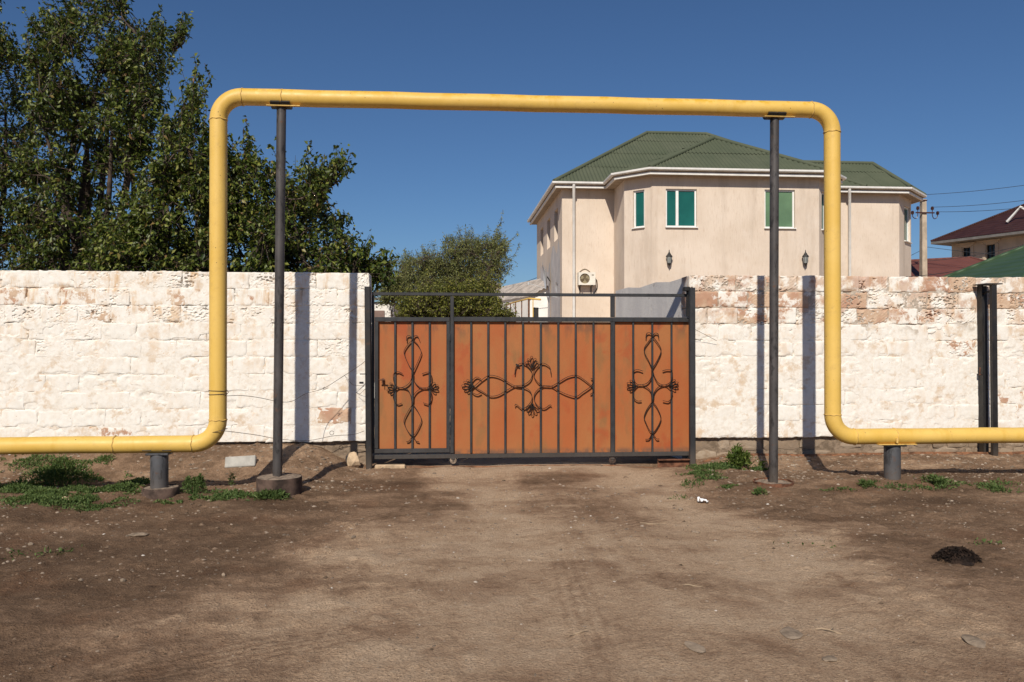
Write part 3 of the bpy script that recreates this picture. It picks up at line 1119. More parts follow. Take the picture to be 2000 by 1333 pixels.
# ---- wires tied round the pipe
def wire(label, pts, r=.0028, name='wire', mat='wire', extra=None):
    mb = MB().tube([Vector(p) for p in smooth_path(pts, 8)], r, 5)
    if extra:
        for e in extra: mb.tube([Vector(p) for p in e], r, 5)
    return tag(mb.build(name, M[mat], None, pts[0], smooth=True), label, 'wire')


def W(px, py, Y):
    p = atY(px, py, Y); return (p.x, p.y, p.z)


def pipe_loop(z, x, tilt=.0):
    return [(x + (PR + .004) * math.cos(2 * math.pi * k / 24), YP + (PR + .004) * math.sin(2 * math.pi * k / 24), z + tilt * math.cos(2 * math.pi * k / 24)) for k in range(25)]


zb1 = Zat(424, 770, YP)
wire('thin wire sagging from the left riser up to the left gate post',
     [W(440, 774, YP - .02), W(470, 773, 8.4), W(505, 777, 8.6), W(545, 785, 8.9), W(570, 784, 9.1), W(598, 769, 9.3), W(630, 760, 9.42), W(660, 742, 9.5), W(700, 716, 9.56), W(718, 702, 9.60)], .0030,
     extra=[pipe_loop(zb1, xL, .004), pipe_loop(zb1 + .035, xL, -.003), [W(440, 774, YP - .03), W(446, 767, YP - .04), W(443, 762, YP - .05)],
            [W(630, 760, 9.41), W(634, 756, 9.40), W(630, 763, 9.40), W(640, 758, 9.42)]])
wire('lower thin wire running from the left riser along the wall foot to the gate post',
     [W(432, 842, YP - .085), W(446, 843, YP - .03), W(500, 850, 8.6), W(545, 858, 9.1), W(600, 861, 9.5), W(650, 852, 9.66), W(690, 849, 9.66), W(712, 842, 9.62)], .0030,
     extra=[pipe_loop(Zat(424, 842, YP), xL, .02), [W(648 + 4 * math.cos(a / 2), 846 + 4 * math.sin(a / 2), 9.62) for a in range(13)]])
wire('bent wire ends twisted beside the latch of the left gate post',
     [W(672, 733, 9.74), W(680, 742, 9.70), W(690, 752, 9.66), W(712, 754, 9.60)], .0024, extra=[[W(695, 766, 9.72), W(703, 770, 9.68), W(716, 758, 9.62)]])
wire('short straw-thin wire end curving off the right gate post over the wall', [W(1358, 644, 9.62), W(1375, 653, 9.68), W(1400, 666, 9.74)], .0024)
# ------------------------------------------------------------------ sliding gate
def G(px, py, dy=0.0):
    return atY(px, py, YG + dy)


gate = thing('sliding_gate', 'sliding gate of rusty orange sheet with black bars and wrought iron scrolls', 'gate', (G(1040, 895).x, YG, G(1040, 900).z))


def member(parent, name, x0, y0, x1, y1, dy=0.0, depth=.04, mat='gate', b=.004):
    p, q = G(x0, y0, dy), G(x1, y1, dy)
    zt_ = (p.z + G(x1, y0, dy).z) / 2; zb_ = (q.z + G(x0, y1, dy).z) / 2
    return MB().bbox(((p.x + q.x) / 2, p.y, (zt_ + zb_) / 2), (abs(q.x - p.x), depth, zt_ - zb_), b).build(name, M[mat], parent)


# frame
member(gate, 'top_rail', 727, 573, 1347, 579, -.002, .036)
member(gate, 'upper_rail', 886.5, 620, 1350, 629)
member(gate, 'bottom_rail', 731, 885.5, 1350, 893.5, -.003, .046)
member(gate, 'stile', 879.5, 579.2, 886.4, 885.3, .001, .042)
member(gate, 'stile', 1192.3, 579.2, 1200.5, 619.8, .001, .036)
member(gate, 'stile', 1192.3, 629.2, 1200.5, 885.3, .001, .042)
member(gate, 'stile', 726, 579.2, 731, 885.3, .006, .03)
# sheets
for a, b in ((886.5, 1192.2), (1200.6, 1350)):
    member(gate, 'panel', a, 629.3, b, 885.2, .026, .003, 'sheet', .001)
# bars
for px in (920, 953.4, 986.8, 1021.3, 1056, 1090.3, 1124.3, 1159, 1236.7, 1274, 1311.6):
    member(gate, 'bar', px - 1.9, 629.4, px + 1.9, 885.1, .006, .020, 'gate', .002)
# wicket door, hung in the leaf
p, q = G(732, 620, -.004), G(878.5, 884.6, -.004)
mb = MB()
for (x0, y0, x1, y1) in ((732, 620, 878.6, 628.4), (732, 876.5, 878.6, 884.6), (732, 628.5, 739, 876.4), (872, 628.5, 878.6, 876.4)):
    a, b = G(x0, y0, -.004), G(x1, y1, -.004)
    zt_ = (a.z + G(x1, y0, -.004).z) / 2; zb_ = (b.z + G(x0, y1, -.004).z) / 2
    mb.bbox(((a.x + b.x) / 2, a.y, (zt_ + zb_) / 2), (b.x - a.x, .042, zt_ - zb_), .004)
door = mb.build('wicket_door', M['gate'], gate)
door['label'] = 'narrow wicket door at the left end of the gate'
member(door, 'panel', 739.1, 628.6, 871.9, 876.3, .022, .003, 'sheet', .001)
for px in (771.8, 805.4, 839):
    member(door, 'bar', px - 1.9, 628.6, px + 1.9, 876.3, .004, .020, 'gate', .002)
# handle with lock plate
a = G(748, 744, -.012)
mb = MB().bbox(a, (.028, .02, .06), .004)
mb.tube([a + Vector((0, -.012, .012)), a + Vector((0, -.05, .012)), a + Vector((-.045, -.052, .012)), a + Vector((.03, -.052, .012))], .008, 8)
mb.tube([a + Vector((.0, -.02, -.005)), a + Vector((-.004, -.045, -.045))], .005, 6)
mb.build('handle', M['rust'], door)
for py in (660, 842):
    a = G(879, py, -.026)
    MB().lathe([(.009, -.045), (.010, -.04), (.010, .04), (.009, .045)], a, 10).build('hinge', M['gate'], door, smooth=True, angle=40)


# scrolls
M['scroll_iron'] = m_plain('black_scroll_iron', (.016, .014, .013), .55, .25, 18, .2)
def scroll(parent, cen, pts, dy=-.010, th=.0065, dep=.018, name='scroll', closed=False, jit=1.0, rr=random.Random(3)):
    P = [(cen[0] + x + rr.uniform(-1, 1) * jit, cen[1] + y + rr.uniform(-1, 1) * jit) for x, y in pts]
    S = smooth_path(P, 6, closed)
    return MB().ribbon([G(a, b, dy) for a, b in S], th, dep, closed).build(name, M['scroll_iron'], parent)


def flower(parent, cen, ang, n, ln):
    """fan of looped petals of bent flat bar"""
    for k in range(n):
        a = math.radians(ang + (k - (n - 1) / 2) * (118 / n))
        L = ln * (1.0 - .13 * abs(k - (n - 1) / 2))
        loop = []
        for q in range(14):
            tt = 2 * math.pi * q / 14
            u = (1 - math.cos(tt)) / 2 * L
            v = math.sin(tt) * ln * .17 * (.35 + .65 * (1 - math.cos(tt)) / 2)
            loop.append((cen[0] + u * math.cos(a) - v * math.sin(a), cen[1] - (u * math.sin(a) + v * math.cos(a))))
        MB().ribbon([G(x, y, -.012) for x, y in loop], .0045, .016, True).build('petal', M['scroll_iron'], parent)
    # collar
    c = G(cen[0], cen[1], -.012)
    MB().bbox(c, (.022, .026, .022), .004).build('collar', M['scroll_iron'], parent)


def vertical_motif(parent, cen, seed, droop=0):
    rr = random.Random(seed)
    for s in (-1, 1):
        d = .002 * s
        up = [(19 * s, -27), (29 * s, -31), (36 * s, -27), (38 * s, -16), (34 * s, -5), (24 * s, 0), (11 * s, -4), (3 * s, -15), (0, -30), (-8 * s, -47),
              (-15 * s, -62), (-16 * s, -72), (-9 * s, -84), (0, -95), (5 * s, -101), (11 * s, -100), (13 * s, -92)]
        scroll(parent, cen, up, -.010 + d, rr=rr)
        dn = [(21 * s, 30), (30 * s, 32), (36 * s, 26), (38 * s, 14), (33 * s, 4), (24 * s, 0), (11 * s, 4), (3 * s, 15), (0, 30), (-10 * s, 46),
              (-16 * s, 62), (-14 * s, 74), (-6 * s, 88), (2 * s, 97), (7 * s, 104), (13 * s, 106)]
        scroll(parent, cen, dn, -.010 - d, rr=rr)
    flower(parent, (cen[0] - 34, cen[1] + 1), 178, 4, 18)
    flower(parent, (cen[0] + 34, cen[1]), 3, 4, 18)


vertical_motif(door, (805.8, 758), 4)
vertical_motif(gate, (1274.8, 752.5), 9)
cen = (1041, 754)
rr = random.Random(12)
for s in (-1, 1):
    for w in (-1, 1):
        d = .002 * s * w
        pts = [(36 * s, 22 * w if w < 0 else 40), (33 * s, 37 * w), (20 * s, 44 * w), (8 * s, 37 * w), (2 * s, 24 * w), (6 * s, 11 * w), (18 * s, 2 * w), (36 * s, 0), (52 * s, -9 * w),
               (68 * s, -18 * w), (84 * s, -20 * w), (98 * s, -13 * w), (112 * s, -2 * w)]
        if s < 0:
            pts += [(119 * s, 5 * w), (118 * s, 13 * w), (109 * s, 17 * w), (101 * s, 13 * w)]
        else:
            pts += [(117 * s, 4 * w), (118 * s, 12 * w), (112 * s, 16 * w)]
        scroll(gate, cen, pts, -.010 + d, rr=rr)
flower(gate, (cen[0] - 118, cen[1]), 180, 5, 22)
flower(gate, (cen[0] - 2, cen[1] - 36), 92, 5, 22)
flower(gate, (cen[0] - 1, cen[1] + 36), 268, 5, 22)
# leaf plate at the left curl
MB().bbox(G(cen[0] - 30, cen[1] - 40, -.012), (.05, .004, .022), .002, M=Matrix.Rotation(.5, 3, 'Y')).build('petal', M['scroll_iron'], gate)
# wheels
for px in (885, 1196):
    a = G(px, 894, -.012); c = G(px, 899.5, -.012)
    w = MB().lathe([(.030, -.012), (.041, -.010), (.041, -.005), (.036, 0), (.041, .005), (.041, .010), (.030, .012)], (c.x, c.y, c.z), 24, 'Y').build('wheel', M['drum'] if px > 1000 else M['cast'], gate, smooth=True, angle=35)
    MB().lathe([(.010, -.018), (.010, .018)], (c.x, c.y, c.z), 10, 'Y').build('axle', M['gate'], w)
    MB().bbox((a.x, YG - .012, a.z - .012), (.05, .038, .022), .003).build('wheel_bracket', M['gate'], gate)


# ------------------------------------------------------------------ gate posts, guide posts, rail
def gpost(label, x0, x1, ytop, ybot, Y, dep, dx_bot=0, mat='black_steel'):
    a, b = atY(x0, ytop, Y), atY(x1, ytop, Y)
    c0, c1 = atY(x0 + dx_bot, ybot, Y), atY(x1 + dx_bot, ybot, Y)
    zb = min(c0.z, float(ground_h(c0.x, Y))) - .08
    mb = MB()
    n = 8
    r = (b.x - a.x) / 2
    ctr = [Vector(((c0.x + c1.x) / 2 * (1 - k / n) + (a.x + b.x) / 2 * k / n, Y + dep / 2, zb + (a.z - zb) * k / n)) for k in range(n + 1)]
    root = thing('gate_post', label, 'post', (ctr[0].x, Y + dep / 2, zb + .08))
    V, F = [], []
    prof = []
    bb = r * .28
    for sx, sy, ax in ((-1, -1, 0), (-1, -1, 1), (1, -1, 1), (1, -1, 0), (1, 1, 0), (1, 1, 1), (-1, 1, 1), (-1, 1, 0)):
        prof.append((sx * (r if ax == 0 else r - bb), sy * (dep / 2 if ax == 1 else dep / 2 - bb)))
    for c in ctr:
        V += [(c.x + p[0], c.y + p[1], c.z) for p in prof]
    for k in range(n):
        for q in range(8):
            F.append((k * 8 + q, k * 8 + (q + 1) % 8, (k + 1) * 8 + (q + 1) % 8, (k + 1) * 8 + q))
    F.append(tuple(range(n * 8, n * 8 + 8)))
    MB().add(V, F).build('shaft', M[mat], root)
    return root, ctr


pl, ctr = gpost('black steel gate post at the end of the left wall', 711.5, 723.5, 560, 908, 9.585, .075, 3)
a = atY(706, 748, 9.60)
MB().bbox(a, (.05, .02, .024), .003).build('latch', M['black_steel'], pl)
MB().tube([atY(703, 731, 9.62), atY(716, 731, 9.58)], .006, 8).build('bolt', M['black_steel'], pl)
pr, ctr = gpost('dark grey steel gate post at the start of the right wall', 1347.5, 1358.5, 562, 918, 9.555, .072, 1, 'gate')
a = atY(1346, 568, 9.62)
MB().bbox(a + Vector((-.03, .02, .02)), (.07, .10, .05), .004).build('guide_bracket', M['black_steel'], pr)
MB().bbox(a + Vector((0, .05, -.15)), (.035, .05, .34), .004).build('stop_bar', M['black_steel'], pr)

a, b = atY(1934, 557, 9.56), atY(1945, 557, 9.56)
c0, c1 = atY(1937, 893, 9.56), atY(1948, 893, 9.56)
gz = float(ground_h(1 * c0.x, 9.56))
root = thing('guide_post', 'pair of black steel gate guide posts joined at the top, right of the pipe arch', 'post', (a.x, 9.62, gz))


def shaft(parent, top, bot, w, d, mat='black_steel'):
    mb = MB()
    n = 6
    V, F = [], []
    for k in range(n + 1):
        c = Vector(bot).lerp(Vector(top), k / n)
        V += [(c.x - w / 2, c.y - d / 2, c.z), (c.x + w / 2, c.y - d / 2, c.z), (c.x + w / 2, c.y + d / 2, c.z), (c.x - w / 2, c.y + d / 2, c.z)]
    for k in range(n):
        for q in range(4):
            F.append((k * 4 + q, k * 4 + (q + 1) % 4, (k + 1) * 4 + (q + 1) % 4, (k + 1) * 4 + q))
    F.append(tuple(range(n * 4, n * 4 + 4)))
    return mb.add(V, F).build('shaft', M[mat], parent)


t1 = (a + b) / 2; b1 = (c0 + c1) / 2; b1.z = gz - .06
shaft(root, t1, b1, .066, .05)
t2 = atY(1914.5, 558, 9.74); b2 = atY(1919, 893, 9.74); b2.z = gz - .06
shaft(root, t2, b2, .022, .09)
t3 = atY(1921.5, 559, 9.755); b3 = atY(1925.5, 893, 9.755); b3.z = gz - .06
shaft(root, t3, b3, .062, .03)
top = atY(1929, 556, 9.65)
MB().bbox((top.x, 9.65, top.z), (atY(1945, 556, 9.65).x - atY(1913, 556, 9.65).x, .26, .014), .003).build('top_plate', M['black_steel'], root)
st = atY(1930, 567, 9.64)
MB().tube([(t2.x + .03, 9.72, st.z - .04), (st.x, 9.66, st.z - .02), (t1.x - .02, 9.58, st.z - .03)], .014, 8).build('brace', M['black_steel'], root)
h = atY(1909, 732, 9.76)
MB().tube([(h.x + .07, 9.755, h.z), (h.x + .0, 9.72, h.z), (h.x - .005, 9.70, h.z + .09)], .008, 8).build('hook', M['rust'], root)

# ground rail the gate runs on, and the beam that bridges the hole
ra, rb = atY(1358, 895, 9.66), atY(1990, 888, 9.66)
mb = MB()
pts = []
for k in range(30):
    x = -1.0 + (10.2 + 1.0) * k / 29
    z = float(ground_h(x, 9.66)) - .006 if x < 2.9 else float(ground_h(x, 9.66)) + .010
    pts.append(Vector((x, 9.675, z)))
V, F = [], []
for p in pts:
    V += [(p.x, p.y - .022, p.z - .03), (p.x, p.y - .022, p.z + .002), (p.x, p.y - .006, p.z + .004), (p.x, p.y - .006, p.z + .016), (p.x, p.y + .006, p.z + .016), (p.x, p.y + .006, p.z - .03)]
for k in range(29):
    for q in range(5):
        F.append((k * 6 + q, (k + 1) * 6 + q, (k + 1) * 6 + q + 1, k * 6 + q + 1))
mb.add(V, F)
tag(mb.build('gate_rail', M['rail'], None, (3, 9.675, .06)), 'rusty ground rail running along the foot of the right wall', 'rail')
a, b = atY(1288, 897, 9.60), atY(1347, 897, 9.60)
zt = Zat(1320, 899, 9.60); zb = Zat(1320, 914, 9.60)
mb = MB()
mb.bbox(((a.x + b.x) / 2 + .03, 9.615, (zt + zb) / 2), (b.x - a.x + .10, .012, zt - zb), .002)
mb.bbox(((a.x + b.x) / 2 + .03, 9.60, zt + .005), (b.x - a.x + .10, .07, .010), .002)
mb.bbox(((a.x + b.x) / 2 + .03, 9.60, zb - .005), (b.x - a.x + .10, .07, .010), .002)
tag(mb.build('steel_beam', M['rust'], None, (a.x, 9.6, zb)), 'rusty steel beam bridging the hole under the right end of the gate', 'beam')
# ------------------------------------------------------------------ buildings
def on_wall(px, py, p0, p1):
    """where the sight line meets the upright plane through p0-p1"""
    d = ray(px, py)
    nx_, ny_ = p1[1] - p0[1], -(p1[0] - p0[0])
    k = (nx_ * p0[0] + ny_ * p0[1]) / (nx_ * d.x + ny_ * d.y)
    return Vector((0, 0, EYE)) + d * k


def wall_u(P, p0, p1):
    d = Vector((p1[0] - p0[0], p1[1] - p0[1])); L = d.length
    return ((P.x - p0[0]) * d.x + (P.y - p0[1]) * d.y) / L


def wall_panel(mb, p0, p1, z0, z1, holes, reveal=.16):
    """upright wall from p0 to p1, outside on the right hand walking p0->p1, with openings (u0,u1,z0,z1)"""
    d = Vector((p1[0] - p0[0], p1[1] - p0[1], 0)); L = d.length; d.normalize()
    inn = Vector((-d.y, d.x, 0))
    us = sorted({0, L, *[h[0] for h in holes], *[h[1] for h in holes]})
    zs = sorted({z0, z1, *[h[2] for h in holes], *[h[3] for h in holes]})
    o = Vector((p0[0], p0[1], 0))
    P = lambda u, z, k=0: o + d * u + inn * k + Vector((0, 0, z))
    for a, b in zip(us, us[1:]):
        for c, e in zip(zs, zs[1:]):
            um, zm = (a + b) / 2, (c + e) / 2
            if any(h[0] < um < h[1] and h[2] < zm < h[3] for h in holes): continue
            mb.quad(P(a, c), P(b, c), P(b, e), P(a, e))
    for (a, b, c, e) in holes:
        mb.quad(P(a, c), P(a, c, reveal), P(b, c, reveal), P(b, c))
        mb.quad(P(a, e), P(b, e), P(b, e, reveal), P(a, e, reveal))
        mb.quad(P(a, c), P(a, e), P(a, e, reveal), P(a, c, reveal))
        mb.quad(P(b, c), P(b, c, reveal), P(b, e, reveal), P(b, e))
    return d, inn, P


def window(parent, p0, p1, h, glass, mullion=None, depth=.09, sill=True, frame='frame_white'):
    a, b, c, e = h
    d = Vector((p1[0] - p0[0], p1[1] - p0[1], 0)).normalized(); inn = Vector((-d.y, d.x, 0))
    o = Vector((p0[0], p0[1], 0))
    R = Matrix((d, inn, Vector((0, 0, 1)))).transposed()
    P = lambda u, z, k: o + d * u + inn * k + Vector((0, 0, z))
    f = .06
    mb = MB()
    mb.bbox(P((a + b) / 2, c + f / 2, depth), (b - a - .004, .07, f), .006, M=R)
    mb.bbox(P((a + b) / 2, e - f / 2, depth), (b - a - .004, .07, f), .006, M=R)
    mb.bbox(P(a + f / 2 + .002, (c + e) / 2, depth), (f, .066, e - c - 2 * f), .006, M=R)
    mb.bbox(P(b - f / 2 - .002, (c + e) / 2, depth), (f, .066, e - c - 2 * f), .006, M=R)
    us = [a + f, b - f]
    if mullion is not None:
        m = a + (b - a) * mullion
        mb.bbox(P(m, (c + e) / 2, depth - .005), (.10, .074, e - c - 2 * f), .006, M=R)
        us = [a + f, m - .05, m + .05, b - f]
    w = mb.build('window', M[frame], parent)
    for q in range(0, len(us), 2):
        MB().box(P((us[q] + us[q + 1]) / 2, (c + e) / 2, depth + .012), (us[q + 1] - us[q], .012, e - c - 2 * f), M=R).build('pane', M[glass], w)
    if sill:
        MB().bbox(P((a + b) / 2, c - .018, .0), (b - a + .06, .16, .03), .004, M=R).build('sill', M['frame_white'] if frame == 'frame_white' else M[frame], w)
    return w


def clip_u(poly, lo, hi, ax):
    for sgn, lim in ((1, lo), (-1, hi)):
        out = []
        n = len(poly)
        for i in range(n):
            a, b = poly[i], poly[(i + 1) % n]
            fa, fb = sgn * (a[ax] - lim), sgn * (b[ax] - lim)
            if fa >= 0: out.append(a)
            if (fa >= 0) != (fb >= 0):
                k = fa / (fa - fb)
                out.append((a[0] + (b[0] - a[0]) * k, a[1] + (b[1] - a[1]) * k))
        poly = out
        if len(poly) < 3: return []
    return poly


def corrugated(parent, pts, mat, sw=1.05, sh=1.62, pitch=.15, amp=.022, lift=.0, tilt=.016, name='roof_sheet'):
    """corrugated sheets covering a flat roof slope; every sheet is its own piece"""
    P = [Vector(p) for p in pts]
    n = (P[1] - P[0]).cross(P[2] - P[0])
    k = 2
    while n.length < 1e-6: k += 1; n = (P[1] - P[0]).cross(P[k] - P[0])
    n.normalize()
    if n.z < 0: n = -n
    u = Vector((0, 0, 1)).cross(n)
    u = u.normalized() if u.length > 1e-6 else Vector((1, 0, 0))
    v = n.cross(u)
    o = P[0]
    q = [((p - o).dot(u), (p - o).dot(v)) for p in P]
    u0, u1 = min(a for a, b in q), max(a for a, b in q); v0, v1 = min(b for a, b in q), max(b for a, b in q)
    if (u1 - u0) < .05: return
    nu, nv = max(1, round((u1 - u0) / sw)), max(1, math.ceil((v1 - v0) / sh))
    su = (u1 - u0) / nu
    rr = random.Random(int(abs(o.x) * 100) + nu)
    for j in range(nv):
        for i in range(nu):
            a, b = u0 + i * su, u0 + (i + 1) * su
            c, e = v0 + j * sh, v0 + (j + 1) * sh + .08
            cell = clip_u(clip_u(q, a, b, 0), c, e, 1)
            if not cell: continue
            area = abs(sum(cell[z][0] * cell[(z + 1) % len(cell)][1] - cell[(z + 1) % len(cell)][0] * cell[z][1] for z in range(len(cell)))) / 2
            if area < .02: continue
            mb = MB()
            qn = pitch / 4
            ka, kb = math.floor((a - u0) / qn), math.ceil((b - u0) / qn)
            dz = rr.uniform(-.004, .004)
            for s_ in range(ka, kb):
                x0, x1 = u0 + s_ * qn, u0 + (s_ + 1) * qn
                strip = clip_u(cell, x0, x1, 0)
                if not strip: continue
                V = []
                for (pu, pv) in strip:
                    t0 = (pu - x0) / qn
                    hgt = amp * ((1 - t0) * math.sin(math.pi / 2 * s_) + t0 * math.sin(math.pi / 2 * (s_ + 1)))
                    hgt += tilt * (1 - (pv - c) / (e - c)) + lift + dz
                    V.append(o + u * pu + v * pv + n * hgt)
                mb.quad(*V)
            if mb.f: mb.build(name, mat, parent, loc=mb.v[0])


def half_round(parent, pts, r, mat, name):
    MB().tube([Vector(p) for p in pts], r, 10).build(name, mat, parent, smooth=True, angle=50)


house = thing('plastered_house', 'beige two-storey house with green corrugated hip roof and white gutters', 'house', (10, 32, .1))
ZE, ZS = 7.9, 7.66
Wp = [(4.48, 40.0), (4.48, 31.1), (6.55, 31.1), (6.55, 29.23), (7.39, 28.4), (13.67, 28.4), (14.5, 29.23), (14.5, 31.1), (18.36, 31.1), (19.64, 32.38), (19.64, 34.5), (16.2, 34.5), (16.2, 40.0)]
Ep = [(4.17, 40.4), (4.17, 30.7), (6.15, 30.7), (6.15, 29.05), (7.2, 28.0), (13.86, 28.0), (14.9, 29.05), (14.9, 30.7), (18.53, 30.7), (20.1, 32.27), (20.1, 34.9), (16.63, 34.9), (16.63, 40.4)]


def hole(p0, p1, xa, xb, ya, yb, zz=None):
    A, B = on_wall(xa, yb, p0, p1), on_wall(xb, ya, p0, p1)
    Cc = on_wall((xa + xb) / 2, ya, p0, p1); D = on_wall((xa + xb) / 2, yb, p0, p1)
    return (wall_u(A, p0, p1), wall_u(B, p0, p1), D.z, Cc.z)


wins = []
mb = MB()
for i in range(len(Wp)):
    p0, p1 = Wp[i], Wp[(i + 1) % len(Wp)]
    hs = []
    if i == 0:
        for px, ya, yb in ((1086, 410, 470), (1071.6, 428, 485.5), (1058.4, 446, 498.5)):
            Y = on_wall(px, 600, p0, p1).y
            zc = on_wall(px, ya, p0, p1).z; zd = on_wall(px, yb, p0, p1).z
            uc = p0[1] - Y
            hs.append((uc - .55, uc + .55, zd, zc))
        wins += [(p0, p1, h, 'glass_dark', None) for h in hs]
    if i == 3:
        hs = [hole(p0, p1, 1236.5, 1258.5, 372, 445)]
        wins.append((p0, p1, hs[0], 'glass_teal', None))
    if i == 4:
        hs = [hole(p0, p1, 1300.5, 1361, 369.5, 444), hole(p0, p1, 1493.5, 1552.5, 371, 446)]
        wins.append((p0, p1, hs[0], 'glass_teal', .38)); wins.append((p0, p1, hs[1], 'glass_pale', None))
    if i == 5:
        hs = [(.28, .82, hole(Wp[4], Wp[5], 1493.5, 1552.5, 371, 446)[2], hole(Wp[4], Wp[5], 1493.5, 1552.5, 371, 446)[3])]
        wins.append((p0, p1, hs[0], 'glass_teal', None))
    if i == 8:
        L = math.hypot(p1[0] - p0[0], p1[1] - p0[1])
        hs = [(L * .42, L * .92, hole(p0, p1, 1765, 1776, 404, 472)[2], hole(p0, p1, 1765, 1776, 404, 472)[3])]
        wins.append((p0, p1, hs[0], 'glass_teal', None))
    wall_panel(mb, p0, p1, .0, ZS + .02, hs, .17 if i else .30)
walls = mb.build('wall', M['plaster'], house)
for (p0, p1, h, g, m_) in wins:
    window(house, p0, p1, h, g, m_, .10 if g != 'glass_dark' else .20, g != 'glass_dark', 'frame_white' if g != 'glass_dark' else 'shutter')
# raw cement on part of the side wall (3 mm proud)
mb = MB()
for (y0, y1, z0, z1) in ((31.6, 34.4, .2, 5.6), (34.8, 36.6, .2, 5.0), (37.2, 38.4, .2, 5.3)):
    ys = np.linspace(y0, y1, 7)
    rr = random.Random(int(y0 * 10))
    topz = [z1 + rr.uniform(-.35, .25) for _ in ys]
    for a in range(6):
        mb.quad((4.476, ys[a + 1], z0), (4.476, ys[a], z0), (4.476, ys[a], topz[a]), (4.476, ys[a + 1], topz[a + 1]))
mb.build('cement_patch', M['cement'], house)
# soffit and fascia
mb = MB().prism(Ep, ZS, ZE - .03)
mb.build('soffit', M['soffit'], house)


def offset_path(path, d):
    out = []
    n = len(path)
    for i in range(n):
        a, b, c = Vector(path[max(0, i - 1)]), Vector(path[i]), Vector(path[min(n - 1, i + 1)])
        d1 = (b - a).normalized() if i > 0 else (c - b).normalized()
        d2 = (c - b).normalized() if i < n - 1 else d1
        n1, n2 = Vector((d1.y, -d1.x)), Vector((d2.y, -d2.x))
        m = (n1 + n2); m.normalize()
        out.append(b + m * (d / max(.4, m.dot(n1))))
    return out


gpath = [Vector((p[0], p[1])) for p in Ep[:11]]
gut = offset_path(gpath, .075)
prof = [(-.07, .02), (-.065, -.045), (-.03, -.075), (.03, -.075), (.065, -.045), (.07, .02), (.055, .02), (.05, -.03), (.02, -.055), (-.02, -.055), (-.05, -.03), (-.055, .02)]
V, F = [], []
for k, p in enumerate(gut):
    a = gut[max(0, k - 1)]; b = gut[min(len(gut) - 1, k + 1)]
    d1 = (gut[k] - a).normalized() if k else (b - gut[k]).normalized(); d2 = (b - gut[k]).normalized() if k < len(gut) - 1 else d1
    n1, n2 = Vector((d1.y, -d1.x)), Vector((d2.y, -d2.x)); m = (n1 + n2).normalized(); m = m / max(.4, m.dot(n1))
    for (q, h) in prof: V.append((p.x + m.x * q, p.y + m.y * q, ZE - .06 + h))
for k in range(len(gut) - 1):
    for q in range(12):
        F.append((k * 12 + q, k * 12 + (q + 1) % 12, (k + 1) * 12 + (q + 1) % 12, (k + 1) * 12 + q))
MB().add(V, F).build('gutter', M['gutter'], house, smooth=True, angle=40)
# white lower trim board
tr = offset_path(gpath, .012)
V, F = [], []
for p in tr:
    V += [(p.x, p.y, ZS - .025), (p.x, p.y, ZS + .055)]
inner = offset_path(gpath, -.05)
for p in inner:
    V += [(p.x, p.y, ZS - .026), (p.x, p.y, ZS + .054)]
n = len(tr)
for k in range(n - 1):
    F += [(2 * k, 2 * k + 2, 2 * k + 3, 2 * k + 1), (2 * n + 2 * k, 2 * n + 2 * k + 1, 2 * n + 2 * k + 3, 2 * n + 2 * k + 2), (2 * k, 2 * n + 2 * k, 2 * n + 2 * k + 2, 2 * k + 2)]
MB().add(V, F).build('soffit_trim', M['gutter'], house)
# roof
roof = MB().quad((9.0, 35.5, 11.0), (11.8, 35.5, 11.0), (11.8, 35.6, 11.0), (9.0, 35.6, 11.0)).build('roof', M['green_roof'], house)
A, B, Cc, D = (4.10, 30.62, ZE - .05), (16.70, 30.62, ZE - .05), (16.7, 40.47, ZE - .05), (4.10, 40.47, ZE - .05)
R1, R2 = (9.02, 35.55, 11.15), (11.78, 35.55, 11.15)
corrugated(roof, [A, B, R2, R1], M['green_roof'])
corrugated(roof, [D, A, R1], M['green_roof'])
corrugated(roof, [B, Cc, R2], M['green_roof'])
corrugated(roof, [Cc, D, R1, R2], M['green_roof'], 2.2, 3.2)
apex, rb = (10.53, 30.8, 9.72), (10.53, 33.4, 9.72)
bl, bl2, br, br2 = (7.17, 27.92, ZE - .05), (6.08, 29.01, ZE - .05), (13.89, 27.92, ZE - .05), (14.98, 29.01, ZE - .05)
vl, vr = (6.08, 30.65, ZE - .05), (14.98, 30.65, ZE - .05)
corrugated(roof, [bl, br, apex], M['green_roof'])
corrugated(roof, [bl2, bl, apex], M['green_roof'])
corrugated(roof, [br, br2, apex], M['green_roof'])
corrugated(roof, [vl, bl2, apex, rb], M['green_roof'])
corrugated(roof, [br2, vr, rb, apex], M['green_roof'])
# right wing
wa, wb, wc, wd = (14.4, 30.62, ZE - .05), (18.56, 30.62, ZE - .05), (20.18, 32.24, ZE - .05), (20.18, 34.98, ZE - .05)
w1, w2 = (14.0, 32.8, 9.29), (18.17, 32.8, 9.29)
corrugated(roof, [wa, wb, w2, w1], M['green_roof'])
corrugated(roof, [wb, wc, w2], M['green_roof'])
corrugated(roof, [wc, wd, w2], M['green_roof'])
corrugated(roof, [wd, (14.4, 34.98, ZE - .05), w1, w2], M['green_roof'], 2.2, 3.2)
for seg in ((R1, R2), (A, R1), (B, R2), (D, R1), (Cc, R2), (bl, apex), (br, apex), (apex, rb), (wb, w2), (wc, w2), (w1, w2)):
    a, b = Vector(seg[0]), Vector(seg[1])
    half_round(roof, [a + Vector((0, 0, .02)), a.lerp(b, .5) + Vector((0, 0, .025)), b + Vector((0, 0, .02))], .085, M['green_roof'], 'ridge_cap')


